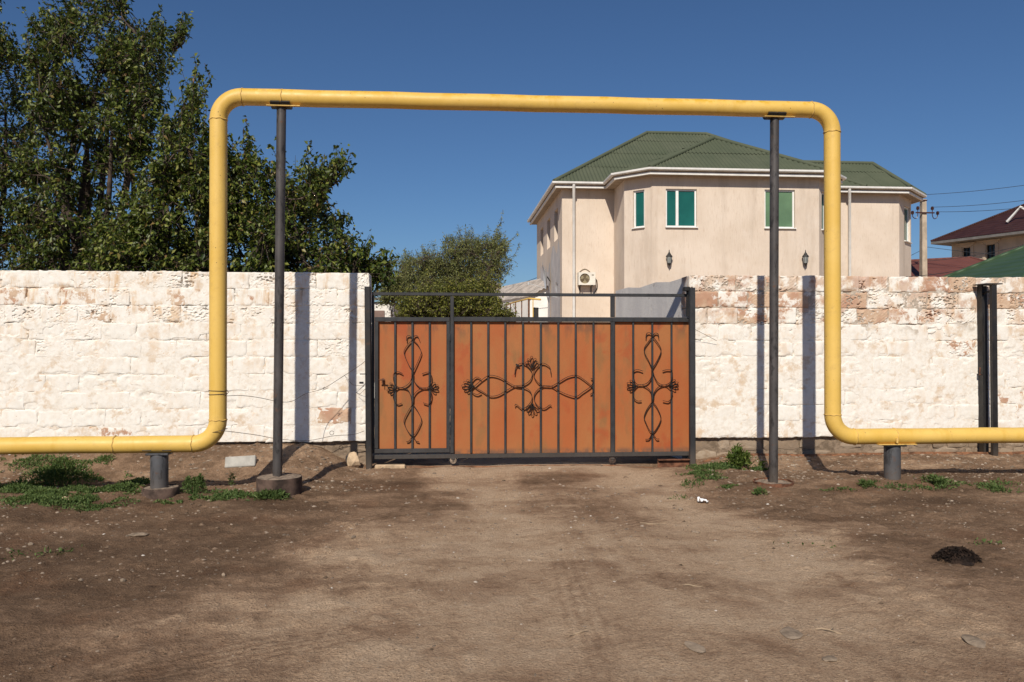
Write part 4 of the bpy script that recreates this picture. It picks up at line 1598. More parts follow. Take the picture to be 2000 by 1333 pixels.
# downpipes
def downpipe(px, Y, ex):
    x = Xat(px, Y - .08)
    pts = [(Xat(px, ex), ex, ZE - .10), (Xat(px, ex + .02), ex + .02, ZE - .28), (x, Y - .08, ZE - .62), (x, Y - .08, .0)]
    half_round(house, pts, .058, M['gutter'], 'downpipe')


downpipe(1121, 31.1, 30.64)
downpipe(1660, 31.1, 30.64)

# wall lanterns
for px, lab in ((1305, 'black wall lantern below the two-pane teal window of the beige house'), (1570, 'black wall lantern right of the dark post, under the pale green window')):
    Y = 28.4
    p = atY(px, 508, Y)
    r = thing('wall_lantern', lab, 'lantern', (p.x, Y - .14, p.z), 'black lanterns on the beige house front')
    k = 1.35
    MB().lathe([(.01, .26 * k), (.02, .20 * k), (.055 * k, .13 * k), (.09 * k, .09 * k), (.095 * k, .075 * k), (.085 * k, .07 * k)], (p.x, Y - .14, p.z), 8).build('cap', M['black_iron'], r)
    MB().lathe([(.052 * k, -.10 * k), (.075 * k, .07 * k)], (p.x, Y - .14, p.z), 8, capb=False, capt=False).build('glass', M['lamp_glass'], r)
    MB().lathe([(.008, -.20 * k), (.02 * k, -.16 * k), (.05 * k, -.12 * k), (.056 * k, -.10 * k)], (p.x, Y - .14, p.z), 8).build('base', M['black_iron'], r)
    mb = MB()
    for q in range(8):
        an = 2 * math.pi * q / 8
        mb.tube([(p.x + .053 * k * math.cos(an), Y - .14 + .053 * k * math.sin(an), p.z - .10 * k), (p.x + .077 * k * math.cos(an), Y - .14 + .077 * k * math.sin(an), p.z + .07 * k)], .006, 5)
    mb.build('cage', M['black_iron'], r)
    MB().tube([(p.x, Y, p.z - .08), (p.x, Y - .07, p.z - .18), (p.x, Y - .13, p.z - .22), (p.x, Y - .14, p.z - .18)], .012, 6).build('arm', M['black_iron'], r)

# air conditioner
Y = 31.1
a, b = atY(1130, 532, Y - .32), atY(1163, 557, Y - .32)
w, h = b.x - a.x, a.z - b.z
ac = thing('air_conditioner', 'white air conditioner unit on the beige house wall beside the downpipe', 'air conditioner', ((a.x + b.x) / 2, Y - .2, b.z))
cx, cz = (a.x + b.x) / 2, (a.z + b.z) / 2
fx = a.x + w * .37
# casing with a round opening at the front
mb = MB()
seg = 28; R = h * .40
front = [(fx + R * math.cos(2 * math.pi * k / seg), cz + R * math.sin(2 * math.pi * k / seg)) for k in range(seg)]
V = [(x, Y - .33, z) for x, z in front] + [(x, Y - .27, z) for x, z in front]


def rect_pt(k):
    an = 2 * math.pi * k / seg
    cxx, czz = math.cos(an), math.sin(an)
    tx = ((b.x - fx) if cxx > 0 else (fx - a.x)) / max(abs(cxx), 1e-6); tz = (h / 2) / max(abs(czz), 1e-6)
    tt = min(tx, tz)
    return (fx + cxx * tt, cz + czz * tt)


V += [(x, Y - .33, z) for x, z in (rect_pt(k) for k in range(seg))]
F = []
for k in range(seg):
    l = (k + 1) % seg
    F += [(k, l, seg + l, seg + k), (2 * seg + k, 2 * seg + l, l, k)]
mb.add(V, F)
for (p, q) in (((a.x, a.z), (b.x, a.z)), ((b.x, a.z), (b.x, b.z)), ((b.x, b.z), (a.x, b.z)), ((a.x, b.z), (a.x, a.z))):
    mb.quad((p[0], Y - .33, p[1]), (q[0], Y - .33, q[1]), (q[0], Y - .03, q[1]), (p[0], Y - .03, p[1]))
# square corners of the front left by the fan triangulation
for (x, z) in ((a.x, a.z), (b.x, a.z), (a.x, b.z), (b.x, b.z)):
    pts = sorted((rect_pt(k) for k in range(seg)), key=lambda p_: (p_[0] - x) ** 2 + (p_[1] - z) ** 2)[:2]
    mb.quad((x, Y - .331, z), (pts[0][0], Y - .331, pts[0][1]), (pts[1][0], Y - .331, pts[1][1]))
mb.build('casing', M['ac'], ac)
MB().lathe([(R * .99, 0), (R * .99, .01)], (fx, Y - .265, cz), seg, 'Y').build('fan_recess', M['ac_fan'], ac)
for k in range(3):
    an = 2 * math.pi * k / 3 + .4
    R3 = Matrix.Rotation(an, 3, 'Y')
    MB().add([Vector((fx, Y - .285, cz)) + R3 @ Vector(v) for v in ((.02, 0, -.02), (R * .9, -.02, -.10), (R * .92, .01, .06), (.02, 0, .03))], [(0, 1, 2, 3)]).build('fan_blade', M['ac_dark'], ac)
mb = MB()
for k in range(1, 4):
    rr_ = R * k / 3.6
    mb.tube([(fx + rr_ * math.cos(2 * math.pi * q / 20), Y - .335, cz + rr_ * math.sin(2 * math.pi * q / 20)) for q in range(20)], .004, 4, closed=True)
mb.build('grille', M['ac_dark'], ac)
for x in (a.x + .15 * w, a.x + .82 * w):
    mb = MB().bbox((x, Y - .17, b.z - .022), (.035, .34, .035), .003)
    mb.bbox((x, Y - .02, b.z - .16), (.034, .036, .30), .003)
    mb.build('bracket', M['black_iron'], ac)
mb = MB().bbox((b.x - w * .16, Y - .332, a.z - h * .22), (w * .13, .004, h * .07), .001)
mb.build('badge', M['ac_dark'], ac)
mb = MB().tube(smooth_path([(b.x - .02, Y - .1, cz), (b.x + .10, Y - .06, cz - .05), (b.x + .12, Y - .03, b.z - .1), (b.x, Y - .02, b.z - .3)], 6), .016, 6)
mb.build('hose', M['black_iron'], ac)
hp = [(cx - w * .38 + w * .66 * k / 10, Y - .02, a.z + .02 + .13 * math.sin(math.pi * k / 10)) for k in range(11)]
MB().tube(hp, .015, 6).build('cable_loop', M['ac_dark'], ac)

# satellite dishes on the side wall
def dish(label, px, py, Y, r, yaw, tilt):
    p = atY(px, py, Y)
    root = thing('satellite_dish', label, 'satellite dish', p, 'dishes on the side wall of the beige house')
    Rm = Matrix.Rotation(math.radians(yaw), 3, 'Z') @ Matrix.Rotation(math.radians(tilt), 3, 'X')
    mb = MB()
    V = [p]; F = []
    S = 24
    for i in range(1, 6):
        for k in range(S):
            an = 2 * math.pi * k / S; rr_ = r * i / 5
            V.append(p + Rm @ Vector((rr_ * math.cos(an), -.18 * (rr_ / r) ** 2 * r / .45 * .6, rr_ * 1.08 * math.sin(an))))
    for k in range(S): F.append((0, 1 + k, 1 + (k + 1) % S))
    for i in range(4):
        for k in range(S):
            l = (k + 1) % S
            F.append((1 + i * S + k, 1 + (i + 1) * S + k, 1 + (i + 1) * S + l, 1 + i * S + l))
    mb.add(V, F).build('reflector', M['dish'], root, smooth=True)
    tip = p + Rm @ Vector((0, -.75 * r / .45, -.18))
    MB().tube([p + Rm @ Vector((0, -.12, -r)), tip], .012, 6).build('feed_arm', M['dish'], root)
    MB().lathe([(.035, -.06), (.04, .05)], tip, 10).build('receiver', M['dish'], root)
    MB().tube([p + Rm @ Vector((0, .02, 0)), p + Vector((.12, .05, -.15)), (4.48, p.y + .05, p.z - .2)], .025, 8).build('bracket', M['black_iron'], root)


dish('large grey satellite dish leaning off the side wall of the beige house', 1068, 541, 34.6, .50, -92, 8)
dish('small grey satellite dish low on the side wall, behind the gate top rail', 1092, 566, 32.4, .30, -85, 10)

# ------------------------------------------------------------------ utility pole and its wires
YU = 36.0
pt, pb = atY(1803, 390, YU), atY(1803, 540, YU)
up = thing('utility_pole', 'pale concrete utility pole with dark insulators right of the beige house', 'utility pole', (pt.x, YU, .1))
MB().add([(pt.x + sx * w, YU + sy * w, z) for z, w in ((.0, .15), (pt.z, .105)) for sx, sy in ((-1, -1), (1, -1), (1, 1), (-1, 1))],
         [(0, 1, 5, 4), (1, 2, 6, 5), (2, 3, 7, 6), (3, 0, 4, 7), (4, 5, 6, 7)]).build('shaft', M['pole'], up)
ac_ = atY(1803, 417, YU)
MB().bbox((pt.x, YU - .15, ac_.z), (.92, .05, .06), .004).build('crossarm', M['insul'], up)
ins = []


def insulator(x, z):
    MB().lathe([(.03, -.07), (.075, -.05), (.055, -.01), (.085, .01), (.055, .05), (.07, .07), (.03, .10)], (x, YU - .15, z), 10).build('insulator', M['insul'], up, smooth=True, angle=40)


for s in (-1, 1):
    x = pt.x + s * .36
    insulator(x, ac_.z + .20); ins.append((x, ac_.z + .27))
    x2 = pt.x + s * .62
    insulator(x2, ac_.z - .02); ins.append((x2, ac_.z + .05))
    MB().tube(smooth_path([(x, YU - .15, ac_.z + .14), (x, YU - .15, ac_.z - .1), (x + s * .05, YU - .15, ac_.z - .24), (x + s * .13, YU - .15, ac_.z - .28), (x + s * .24, YU - .15, ac_.z - .2), (x2, YU - .15, ac_.z - .07)], 4), .018, 6).build('hook_arm', M['insul'], up)
insulator(pt.x, pt.z + .14)
insulator(pt.x - .28, pt.z + .12)
MB().tube([(pt.x - .28, YU - .15, pt.z + .06), (pt.x - .2, YU - .15, pt.z - .08), (pt.x, YU - .12, pt.z - .10)], .018, 6).build('hook_arm', M['insul'], up)
MB().bbox((pt.x, YU, pt.z - .06), (.26, .26, .05), .004).build('band', M['insul'], up)


def overhead(label, p0, p1, sag, r=.011):
    p0, p1 = Vector(p0), Vector(p1)
    pts = []
    for k in range(17):
        q = k / 16
        p = p0.lerp(p1, q); p.z -= sag * 4 * q * (1 - q)
        pts.append(p)
    tag(MB().tube(pts, r, 5).build('overhead_wire', M['cable'], None, p0), label, 'wire', 'overhead wires')


overhead('topmost overhead wire leaving the top insulator of the concrete pole', (pt.x, YU - .15, pt.z + .2), atY(2100, 347, 30), .1)
overhead('overhead wire from the upper right insulator of the crossarm', (pt.x + .36, YU - .15, ac_.z + .27), atY(2100, 377, 30), .12)
overhead('overhead wire from the lowest right insulator of the crossarm', (pt.x + .62, YU - .15, ac_.z + .05), atY(2100, 393, 30), .12)
overhead('wire crossing low behind the concrete pole towards the dark red roof', atY(1778, 500, 38), atY(1812, 483, 38), .0)
overhead('wire slung from the pole across the front of the dark red roofed house', atY(1812, 483, 36), atY(2040, 505, 30), .05)
overhead('lower of the wires behind the concrete pole left side', atY(1778, 512, 38), atY(2040, 468, 33), .2)
overhead('thin wire crossing the brown roof at the right edge', atY(1770, 541, 26), atY(2040, 484, 20), .15)
overhead('wire in the sky behind the gate beside the beige house, upper', atY(900, 590, 60), atY(1053, 541, 44), .1, .014)
overhead('wire in the sky behind the gate beside the beige house, lower', atY(900, 598, 60), atY(1053, 551, 44), .1, .014)

# ------------------------------------------------------------------ dark red tiled house on the right
P0 = Vector((34.22, 54.0)); dv = Vector((.404, -.915)); nv = Vector((.915, .404))
dr = thing('tiled_house', 'beige house with dark red metal tile roof at the right edge', 'house', (P0.x, P0.y, .1))
ZR = 8.88
wA = P0 + dv * .9 + nv * 1.0
Lw, Dw = 15.0, 9.6
q0, q1, q2, q3 = wA, wA + dv * Lw, wA + dv * Lw + nv * Dw, wA + nv * Dw
mb = MB()
hs = []
pa, pb2 = (q0.x, q0.y), (q1.x, q1.y)
for xa, xb, ya, yb in ((1880, 1895, 484, 512), (1926, 1943, 478, 522)):
    hs.append(hole(pa, pb2, xa, xb, ya, yb))
wall_panel(mb, pa, pb2, 0, ZR - .1, hs, .22)
wall_panel(mb, pb2, (q2.x, q2.y), 0, ZR - .1, [])
wall_panel(mb, (q2.x, q2.y), (q3.x, q3.y), 0, ZR - .1, [])
wall_panel(mb, (q3.x, q3.y), pa, 0, ZR - .1, [])
mb.build('wall', M['beige_wall'], dr)
for h in hs:
    w = window(dr, pa, pb2, h, 'glass_dark', .5, .18, True, 'black_iron')
    R = Matrix((Vector((dv.x, dv.y, 0)), Vector((-dv.y, dv.x, 0)), Vector((0, 0, 1)))).transposed()
    Pq = lambda u, z, k: Vector((pa[0], pa[1], 0)) + Vector((dv.x, dv.y, 0)) * u + Vector((-dv.y, dv.x, 0)) * k + Vector((0, 0, z))
    mb = MB()
    a_, b_, c_, e_ = h
    mb.bbox(Pq((a_ + b_) / 2, e_ + .28, -.06), (b_ - a_ + .75, .18, .12), .02, M=R)
    mb.bbox(Pq((a_ + b_) / 2, e_ + .16, -.03), (b_ - a_ + .55, .10, .13), .02, M=R)
    for u in (a_ - .14, b_ + .14): mb.bbox(Pq(u, (c_ + e_) / 2, -.02), (.20, .07, e_ - c_ + .15), .02, M=R)
    mb.build('window_surround', M['beige_wall'], w)
e0, e1, e2, e3 = P0, P0 + dv * (Lw + 1.4), P0 + dv * (Lw + 1.4) + nv * (Dw + 1.1), P0 + nv * (Dw + 1.1)
hw = (Dw + 1.1) / 2
r0, r1 = P0 + dv * hw + nv * hw, P0 + dv * (Lw + 1.4 - hw) + nv * hw
zr = ZR + hw * .56
mb = MB()
T = lambda p, z: (p.x, p.y, z)
mb.quad(T(e0, ZR), T(e1, ZR), T(r1, zr), T(r0, zr)); mb.quad(T(e1, ZR), T(e2, ZR), T(r1, zr)); mb.quad(T(e2, ZR), T(e3, ZR), T(r0, zr), T(r1, zr)); mb.quad(T(e3, ZR), T(e0, ZR), T(r0, zr))
rf = mb.build('roof', M['red_tile'], dr)
for a_, b_ in ((e0, r0), (e1, r1), (r0, r1)):
    za, zb_ = (ZR if a_ in (e0, e1) else zr), zr
    half_round(rf, [T(a_, za + .03), T(b_, zb_ + .03)], .07, M['red_tile'], 'ridge_cap')
mb = MB().prism([tuple(e0), tuple(e1), tuple(e2), tuple(e3)], ZR - .20, ZR - .03)
mb.build('fascia', M['grey_eave'], dr)
dq = on_wall(1990, 415, (e0 + nv * 1.4)[:], (e1 + nv * 1.4)[:])
mb = MB()
c2 = Vector((dq.x, dq.y, dq.z))
mb.tube([c2 + Vector((-.4, .6, -.55)), c2 + Vector((.1, 0, .35)), c2 + Vector((.9, -1.0, -.55))], .09, 6)
mb.build('dormer_trim', M['gutter'], dr)

# brown-red roofed house
A0 = atY(1895, 503, 37.5)
bd = Vector((-.80, .60)); bn = Vector((-.60, -.80))
br_ = thing('low_house', 'low house with brown-red metal hip roof behind the right wall', 'house', (A0.x, A0.y, .1))
zr, ze, hw, Lr = A0.z, 4.1, 4.4, 9.0
a0 = Vector((A0.x, A0.y)); a1 = a0 + bd * Lr
f0, f1 = a0 - bd * hw * .9 + bn * hw, a1 + bd * hw * .9 + bn * hw
g0, g1 = a0 - bd * hw * .9 - bn * hw, a1 + bd * hw * .9 - bn * hw
mb = MB()
mb.quad(T(f1, ze), T(f0, ze), T(a0, zr), T(a1, zr)); mb.quad(T(f0, ze), T(g0, ze), T(a0, zr)); mb.quad(T(g0, ze), T(g1, ze), T(a1, zr), T(a0, zr)); mb.quad(T(g1, ze), T(f1, ze), T(a1, zr))
rf = mb.build('roof', M['brown_roof'], br_)
for s_ in ((T(f0, ze), T(a0, zr)), (T(g0, ze), T(a0, zr)), (T(a0, zr), T(a1, zr))):
    half_round(rf, s_, .05, M['brown_roof'], 'ridge_cap')
mb = MB()
ins_ = lambda p, q: p.lerp(q, .08)
cs = [ins_(f0, g1), ins_(g0, f1), ins_(g1, f0), ins_(f1, g0)]
mb.prism([tuple(c) for c in cs], 0, ze - .02).build('wall', M['beige_wall'], br_)

# green roofed house in the right corner
A0 = atY(2075, 455, 19.0)
gn = thing('green_roofed_house', 'low house with bright green metal roof in the right corner behind the wall', 'house', (A0.x, A0.y, .1))
zr, ze = A0.z, 2.5
hw = (zr - ze) / .62
a0 = Vector((A0.x, A0.y)); ex_, ey_ = Vector((1, 0)), Vector((0, 1))
f0, f1 = a0 + Vector((-hw * 1.25, -hw)), a0 + Vector((hw + 5, -hw))
g0, g1 = a0 + Vector((-hw * 1.25, hw)), a0 + Vector((hw + 5, hw))
a1 = a0 + Vector((5, 0))
mb = MB()
mb.quad(T(f0, ze), T(f1, ze), T(a1, zr), T(a0, zr)); mb.quad(T(f1, ze), T(g1, ze), T(a1, zr)); mb.quad(T(g1, ze), T(g0, ze), T(a0, zr), T(a1, zr)); mb.quad(T(g0, ze), T(f0, ze), T(a0, zr))
rf = mb.build('roof', M['green_sheet'], gn)
for s_ in ((T(f0, ze), T(a0, zr)), (T(g0, ze), T(a0, zr)), (T(a0, zr), T(a1, zr))):
    half_round(rf, s_, .06, M['green_sheet'], 'ridge_cap')
mb = MB().prism([(f0.x + .4, f0.y + .4), (f1.x - .4, f1.y + .4), (g1.x - .4, g1.y - .4), (g0.x + .4, g0.y - .4)], 0, ze - .02)
mb.build('wall', M['beige_wall'], gn)

# ------------------------------------------------------------------ yard buildings seen over the gate
# little white shed
YS = 22.0
a, b, c = atY(700, 592, YS), atY(768, 592, YS), atY(768, 592, YS)
zt = Zat(750, 592, YS)
sh = thing('shed', 'small white shed with grey corrugated slate roof behind the wicket door', 'shed', (b.x, YS, .1))
mb = MB().prism([(a.x, YS), (b.x, YS), (b.x + .2, YS + 3.2), (a.x, YS + 3.2)], .05, zt)
mb.build('wall', M['white_wall'], sh)
rf = MB().box(((a.x + b.x) / 2, YS + 1.7, zt + .015), (b.x - a.x + .1, 3.2, .03)).build('roof', M['slate'], sh)
corrugated(rf, [(a.x - .3, YS - .15, zt + .06), (b.x + .25, YS - .15, zt + .06), (b.x + .45, YS + 3.5, zt + .34), (a.x - .3, YS + 3.5, zt + .34)], M['slate'], 1.1, 1.4, .13, .02)
p, q = atY(727, 607, YS), atY(751, 640, YS)
MB().bbox(((p.x + q.x) / 2, YS - .015, (p.z + .5) / 2), (q.x - p.x, .03, p.z - .5), .004).build('shutter', M['shutter'], sh)

# long white building with grey roof
C0 = atY(1033, 577, 36.0)
C1 = atY(984, 591, 39.3); C2 = atY(1085, 577, 35.4)
zt = C0.z
wb_ = thing('white_building', 'white building with grey slate roof between the bushes and the beige house', 'building', (C0.x, C0.y, .1))
u1 = Vector((C1.x - C0.x, C1.y - C0.y)).normalized(); u2 = Vector((C2.x - C0.x, C2.y - C0.y)).normalized()
k0 = Vector((C0.x, C0.y)); k1 = k0 + u1 * 9; k2 = k0 + u2 * 4.0; k3 = k2 + u1 * 9
mb = MB().prism([tuple(k1), tuple(k0), tuple(k2), tuple(k3)], .05, zt)
mb.build('wall', M['white_wall'], wb_)
zr = zt + .95
m0, m1 = (k0 + k2) / 2 - u1 * .3, (k1 + k3) / 2 + u1 * .3
rf = MB().quad(T(k0, zt), T(k2, zt), T((k0 + k2) / 2, zr - .06)).build('roof', M['white_wall'], wb_)
o1 = -u2 * .10
corrugated(rf, [T(k1 + o1 + u1 * .3, zt - .08), T(k0 + o1 - u1 * .3, zt - .08), T(m0, zr), T(m1, zr)], M['slate'], 1.1, 1.6)
corrugated(rf, [T(k2 - o1 - u1 * .3, zt - .08), T(k3 - o1 + u1 * .3, zt - .08), T(m1, zr), T(m0, zr)], M['slate'], 1.1, 1.6)
hh = on_wall(1048, 612, tuple(k0), tuple(k2))
MB().bbox((hh.x, hh.y - .02, hh.z), (.10 * 3, .05, .5), .01).build('vent', M['black_iron'], wb_)

# yard gas line on dark posts
YY = 30.0
yp = thing('yard_gas_line', 'thin yellow gas line on dark posts in front of the white building', 'gas pipe', (atY(1033, 600, YY).x, YY, .1))
tp = [atY(990, 596, YY + 5), atY(1000, 592, YY + 4), atY(1019, 587, YY + 1.8), atY(1033, 583.5, YY), atY(1056, 585.5, YY - .3)]
MB().tube(tp, .035, 8).build('pipe', M['yellow'], yp, smooth=True)
MB().tube([atY(1041, 584.5, YY - .1), (atY(1041, 584.5, YY - .1).x, YY - .1, .1)], .02, 6).build('drop_pipe', M['yellow'], yp)
for px, Y in ((989, YY + 5), (997, YY + 4.3), (1007, YY + 3.1), (1019, YY + 1.8), (1033, YY)):
    p = atY(px, 584 + (1033 - px) * .27, Y)
    MB().tube([(p.x, Y, .0), (p.x, Y, p.z)], .022 if px < 1033 else .036, 8).build('post', M['rust'], yp)

# far little house seen past the bush
pa_, pb_ = atY(952, 556, 52), atY(976, 556, 52)
fh = thing('far_house', 'far pale house corner showing beyond the grey-green tree', 'house', (pa_.x, 52, .1))
z1 = Zat(960, 549, 52)
MB().prism([(pa_.x - 1.0, 52), (pb_.x - .3, 52), (pb_.x - .3, 56), (pa_.x - 1.0, 56)], .05, z1).build('wall', M['beige_wall'], fh)
MB().add([(pa_.x - 1.4, 51.6, z1), (pb_.x + .1, 51.6, z1 - .35), (pb_.x + .1, 56.4, z1 - .35), (pa_.x - 1.4, 56.4, z1), (pa_.x - 1.4, 51.6, z1 + .12), (pb_.x + .1, 51.6, z1 - .2), (pb_.x + .1, 56.4, z1 - .2), (pa_.x - 1.4, 56.4, z1 + .12)],
         [(0, 1, 5, 4), (1, 2, 6, 5), (2, 3, 7, 6), (3, 0, 4, 7), (4, 5, 6, 7), (0, 3, 2, 1)]).build('roof', M['slate'], fh)
# ------------------------------------------------------------------ trees
def inside(poly, x, y):
    x = np.asarray(x); y = np.asarray(y)
    res = np.zeros(x.shape, bool)
    n = len(poly)
    for i in range(n):
        x1, y1 = poly[i]; x2, y2 = poly[(i + 1) % n]
        c = ((y1 > y) != (y2 > y))
        with np.errstate(divide='ignore', invalid='ignore'):
            xi = (x2 - x1) * (y - y1) / (y2 - y1 + 1e-12) + x1
        res ^= c & (x < xi)
    return res


def leaves(pos, dirs, L, Wd, r, fold=.25, up=.35):
    """folded pointed leaves: pos (n,3) base, dirs (n,3) pointing"""
    n = len(pos)
    d = dirs / np.linalg.norm(dirs, axis=1, keepdims=True)
    rv = r.normal(size=(n, 3)); rv[:, 2] += up
    s = np.cross(d, rv); s /= np.linalg.norm(s, axis=1, keepdims=True) + 1e-9
    nn = np.cross(s, d)
    L = L * r.uniform(.6, 1.3, (n, 1)); Wd = Wd * r.uniform(.65, 1.3, (n, 1))
    mid = pos + d * L * .42
    droop = np.array([0, 0, -1.0]) * L * .12
    V = np.stack([pos, mid + s * Wd * .5 + nn * Wd * fold, pos + d * L + droop, mid - s * Wd * .5 + nn * Wd * fold], 1).reshape(-1, 3)
    b = np.arange(n)[:, None] * 4
    F = np.concatenate([b + np.array([[0, 2, 1]]), b + np.array([[0, 3, 2]])], 1).reshape(-1, 3)
    return V, F


def make_tree(label, cat, poly, Y0, thick, ntips, per, L, Wd, mat, base_px, seed, limbs, name='leafy_tree', twig=.32, droop=.5, dens=.0, depth_lean=0.0, trunk_r=.09, group=None, nscale=.022, upw=.35, clump=.19, shoots=34):
    r = np.random.default_rng(seed)
    xs = [p[0] for p in poly]; ys = [p[1] for p in poly]
    tips = []
    pxm = FPX / Y0
    nclu = max(12, int(ntips / 13))
    cl = []
    while len(cl) < nclu:
        x = r.uniform(min(xs), max(xs), 2000); y = r.uniform(min(ys), max(ys), 2000)
        ok = inside(poly, x, y) & (fbm(x * nscale * .5, y * nscale * .5, seed, 3) > (-.5 + dens * (.6 + .4 * r.random(2000))))
        cl += [(a_, b_, r.uniform(-1, 1)) for a_, b_ in zip(x[ok], y[ok])]
    cl = np.array(cl[:nclu])
    while len(tips) < ntips:
        j = r.integers(0, nclu, 4000)
        sd = clump * pxm
        x = cl[j, 0] + r.normal(size=4000) * sd; y = cl[j, 1] + r.normal(size=4000) * sd * .8
        dz = np.clip(cl[j, 2] + r.normal(size=4000) * clump / max(thick, .1), -1.1, 1.1)
        ok = inside(poly, x, y)
        tips += [(a_, b_, c_) for a_, b_, c_ in zip(x[ok], y[ok], dz[ok])]
    tips = tips[:ntips]
    tips = np.array(tips)
    cxm, cym = tips[:, 0].mean(), tips[:, 1].mean()
    # depth: thick in the middle of the crown, thin at its rim
    spread = np.clip(1 - np.hypot((tips[:, 0] - cxm) / (max(xs) - min(xs)) * 1.7, (tips[:, 1] - cym) / (max(ys) - min(ys)) * 1.7) ** 2, .15, 1) ** .5
    Yd = Y0 + thick * spread * tips[:, 2] + depth_lean * (tips[:, 1] - cym) / 300
    P = np.array([tuple(atY(a, b, yd)) for (a, b, _), yd in zip(tips, Yd)])
    base = atY(base_px, 600, Y0); base.z = .05
    cen = P.mean(0)
    root = thing(name, label, cat, base, group)
    # limbs
    tb = MB()
    fork = Vector((base.x, base.y, .9))
    tb.tube(smooth_path([base - Vector((0, 0, .1)), (base + fork) / 2 + Vector((.03, .02, 0)), fork], 4), [trunk_r * 1.25 - trunk_r * .35 * k / 8 for k in range(9)], 9)
    nodes = []
    for k in range(limbs):
        ti = P[r.integers(len(P))] if k else cen + np.array([0, 0, .8])
        tgt = cen * .15 + ti * .85
        mid = (np.array(fork) + tgt) / 2 + r.normal(size=3) * .18 + np.array([0, 0, .2])
        path = smooth_path([tuple(fork), tuple(mid), tuple(tgt)], 7)
        m = len(path)
        tb.tube(path, [trunk_r * .62 * (1 - .80 * i / (m - 1)) for i in range(m)], 6)
        nodes += path[3:]
    nodes = np.array(nodes)
    # secondary branches to cluster centres, then twigs
    sec = P[r.choice(len(P), min(len(P), limbs * 9), replace=False)]
    allnodes = list(nodes)
    for s_ in sec:
        j = np.argmin(((nodes - s_) ** 2).sum(1) + 2.0 * np.clip(nodes[:, 2] - s_[2], 0, 9))
        a = nodes[j]
        mid = (a + s_) / 2 + r.normal(size=3) * .07 + np.array([0, 0, .05])
        path = smooth_path([tuple(a), tuple(mid), tuple(s_)], 4)
        m = len(path)
        tb.tube(path, [.016 * (1 - .7 * i / (m - 1)) for i in range(m)], 5, cap=False)
        allnodes += path[2:]
    allnodes = np.array(allnodes)
    LP, LD = [], []
    for p in P:
        dd = ((allnodes - p) ** 2).sum(1)
        a = allnodes[np.argmin(dd)]
        dv_ = p - a
        ln = np.linalg.norm(dv_)
        out = (p - cen); out /= np.linalg.norm(out) + 1e-6
        tdir = out * .55 + np.array([0, 0, .55]) + r.normal(size=3) * .45
        tdir /= np.linalg.norm(tdir)
        tw = twig * r.uniform(.6, 1.25)
        q0 = p - tdir * tw * .5; q1 = p + tdir * tw * .5
        if ln > .06 and ln < 1.2:
            tb.tube([tuple(a), tuple((a + q0) / 2 + r.normal(size=3) * .02), tuple(q0), tuple(q1)], [.007, .006, .005, .002], 4, cap=False)
        m = max(3, int(per * r.uniform(.65, 1.3)))
        tt = r.uniform(0, 1, m)[:, None]
        pos = q0 + (q1 - q0) * tt + r.normal(size=(m, 3)) * .018
        ld = r.normal(size=(m, 3)) * .75 + tdir * .35 + np.array([0, 0, -droop])
        pos = pos + ld / (np.linalg.norm(ld, axis=1, keepdims=True) + 1e-6) * L * .25
        LP.append(pos); LD.append(ld)
    # long shoots standing out of the outline
    for _ in range(shoots):
        cand = P[r.integers(0, len(P), 14)]
        p = cand[np.argmax(cand[:, 2] * 1.0 + np.abs(cand[:, 0] - cen[0]) * .6)]
        out = (p - cen); out /= np.linalg.norm(out) + 1e-6
        tdir = out * .5 + np.array([0, 0, 1.0]) + r.normal(size=3) * .22
        tdir /= np.linalg.norm(tdir)
        ln = r.uniform(.30, .62) * twig / .32
        bend = r.normal(size=3) * .06
        tb.tube(smooth_path([tuple(p), tuple(p + tdir * ln * .5 + bend), tuple(p + tdir * ln)], 3), .004, 4, cap=False)
        m = int(26 * ln / .45)
        tt = r.uniform(0, 1.0, m)[:, None]
        pos = p + tdir * ln * tt + bend * 4 * tt * (1 - tt) + r.normal(size=(m, 3)) * .016
        LP.append(pos); LD.append(r.normal(size=(m, 3)) * .7 + np.array([0, 0, -.35]))
    V, F = leaves(np.concatenate(LP), np.concatenate(LD), L, Wd, r, up=upw)
    me = fast_mesh('crown', V - np.array(base), F, mat)
    mesh_obj('crown', me, root, base)
    tb.build('trunk', M['bark'], root, smooth=True)
    return root


polyA = [(45, 45), (62, 20), (85, 14), (100, 24), (110, 10), (130, -6), (134, -50), (215, -50), (236, -8), (253, 6), (243, 22), (213, 36), (227, 53), (246, 38), (262, 40), (267, 61), (283, 52), (300, 44), (318, 56), (336, 70), (345, 122), (335, 150),
         (324, 178), (322, 205), (308, 232), (300, 276), (284, 316), (240, 352), (232, 560), (20, 560), (14, 380), (40, 250), (58, 180), (45, 120)]
spray = [(336, 82), (344, 50), (358, 22), (372, 20), (386, 30), (380, 46), (362, 70), (350, 92)]
polyB = [(-190, 20), (-60, -30), (2, 15), (6, 60), (26, 30), (28, 62), (20, 95), (46, 118), (62, 150), (60, 210), (75, 260), (62, 320), (80, 420), (90, 560), (-200, 560)]
polyC = [(366, 168), (384, 160), (392, 176), (389, 206), (382, 236), (404, 236), (418, 246), (446, 282), (448, 330), (446, 560), (150, 560), (190, 430), (214, 372), (258, 345), (296, 322), (312, 285), (322, 232), (336, 236), (346, 262), (360, 242), (362, 200)]
polyD = [(430, 330), (438, 292), (462, 296), (476, 305), (486, 283), (495, 299), (505, 305), (516, 322), (530, 311), (543, 328), (560, 330), (574, 322), (584, 307), (590, 320), (582, 345), (597, 336), (613, 324), (630, 335), (646, 352), (643, 362), (640, 391), (656, 413),
         (660, 428), (678, 419), (684, 432), (686, 452), (700, 480), (712, 500), (722, 560), (722, 600), (380, 600), (400, 400)]
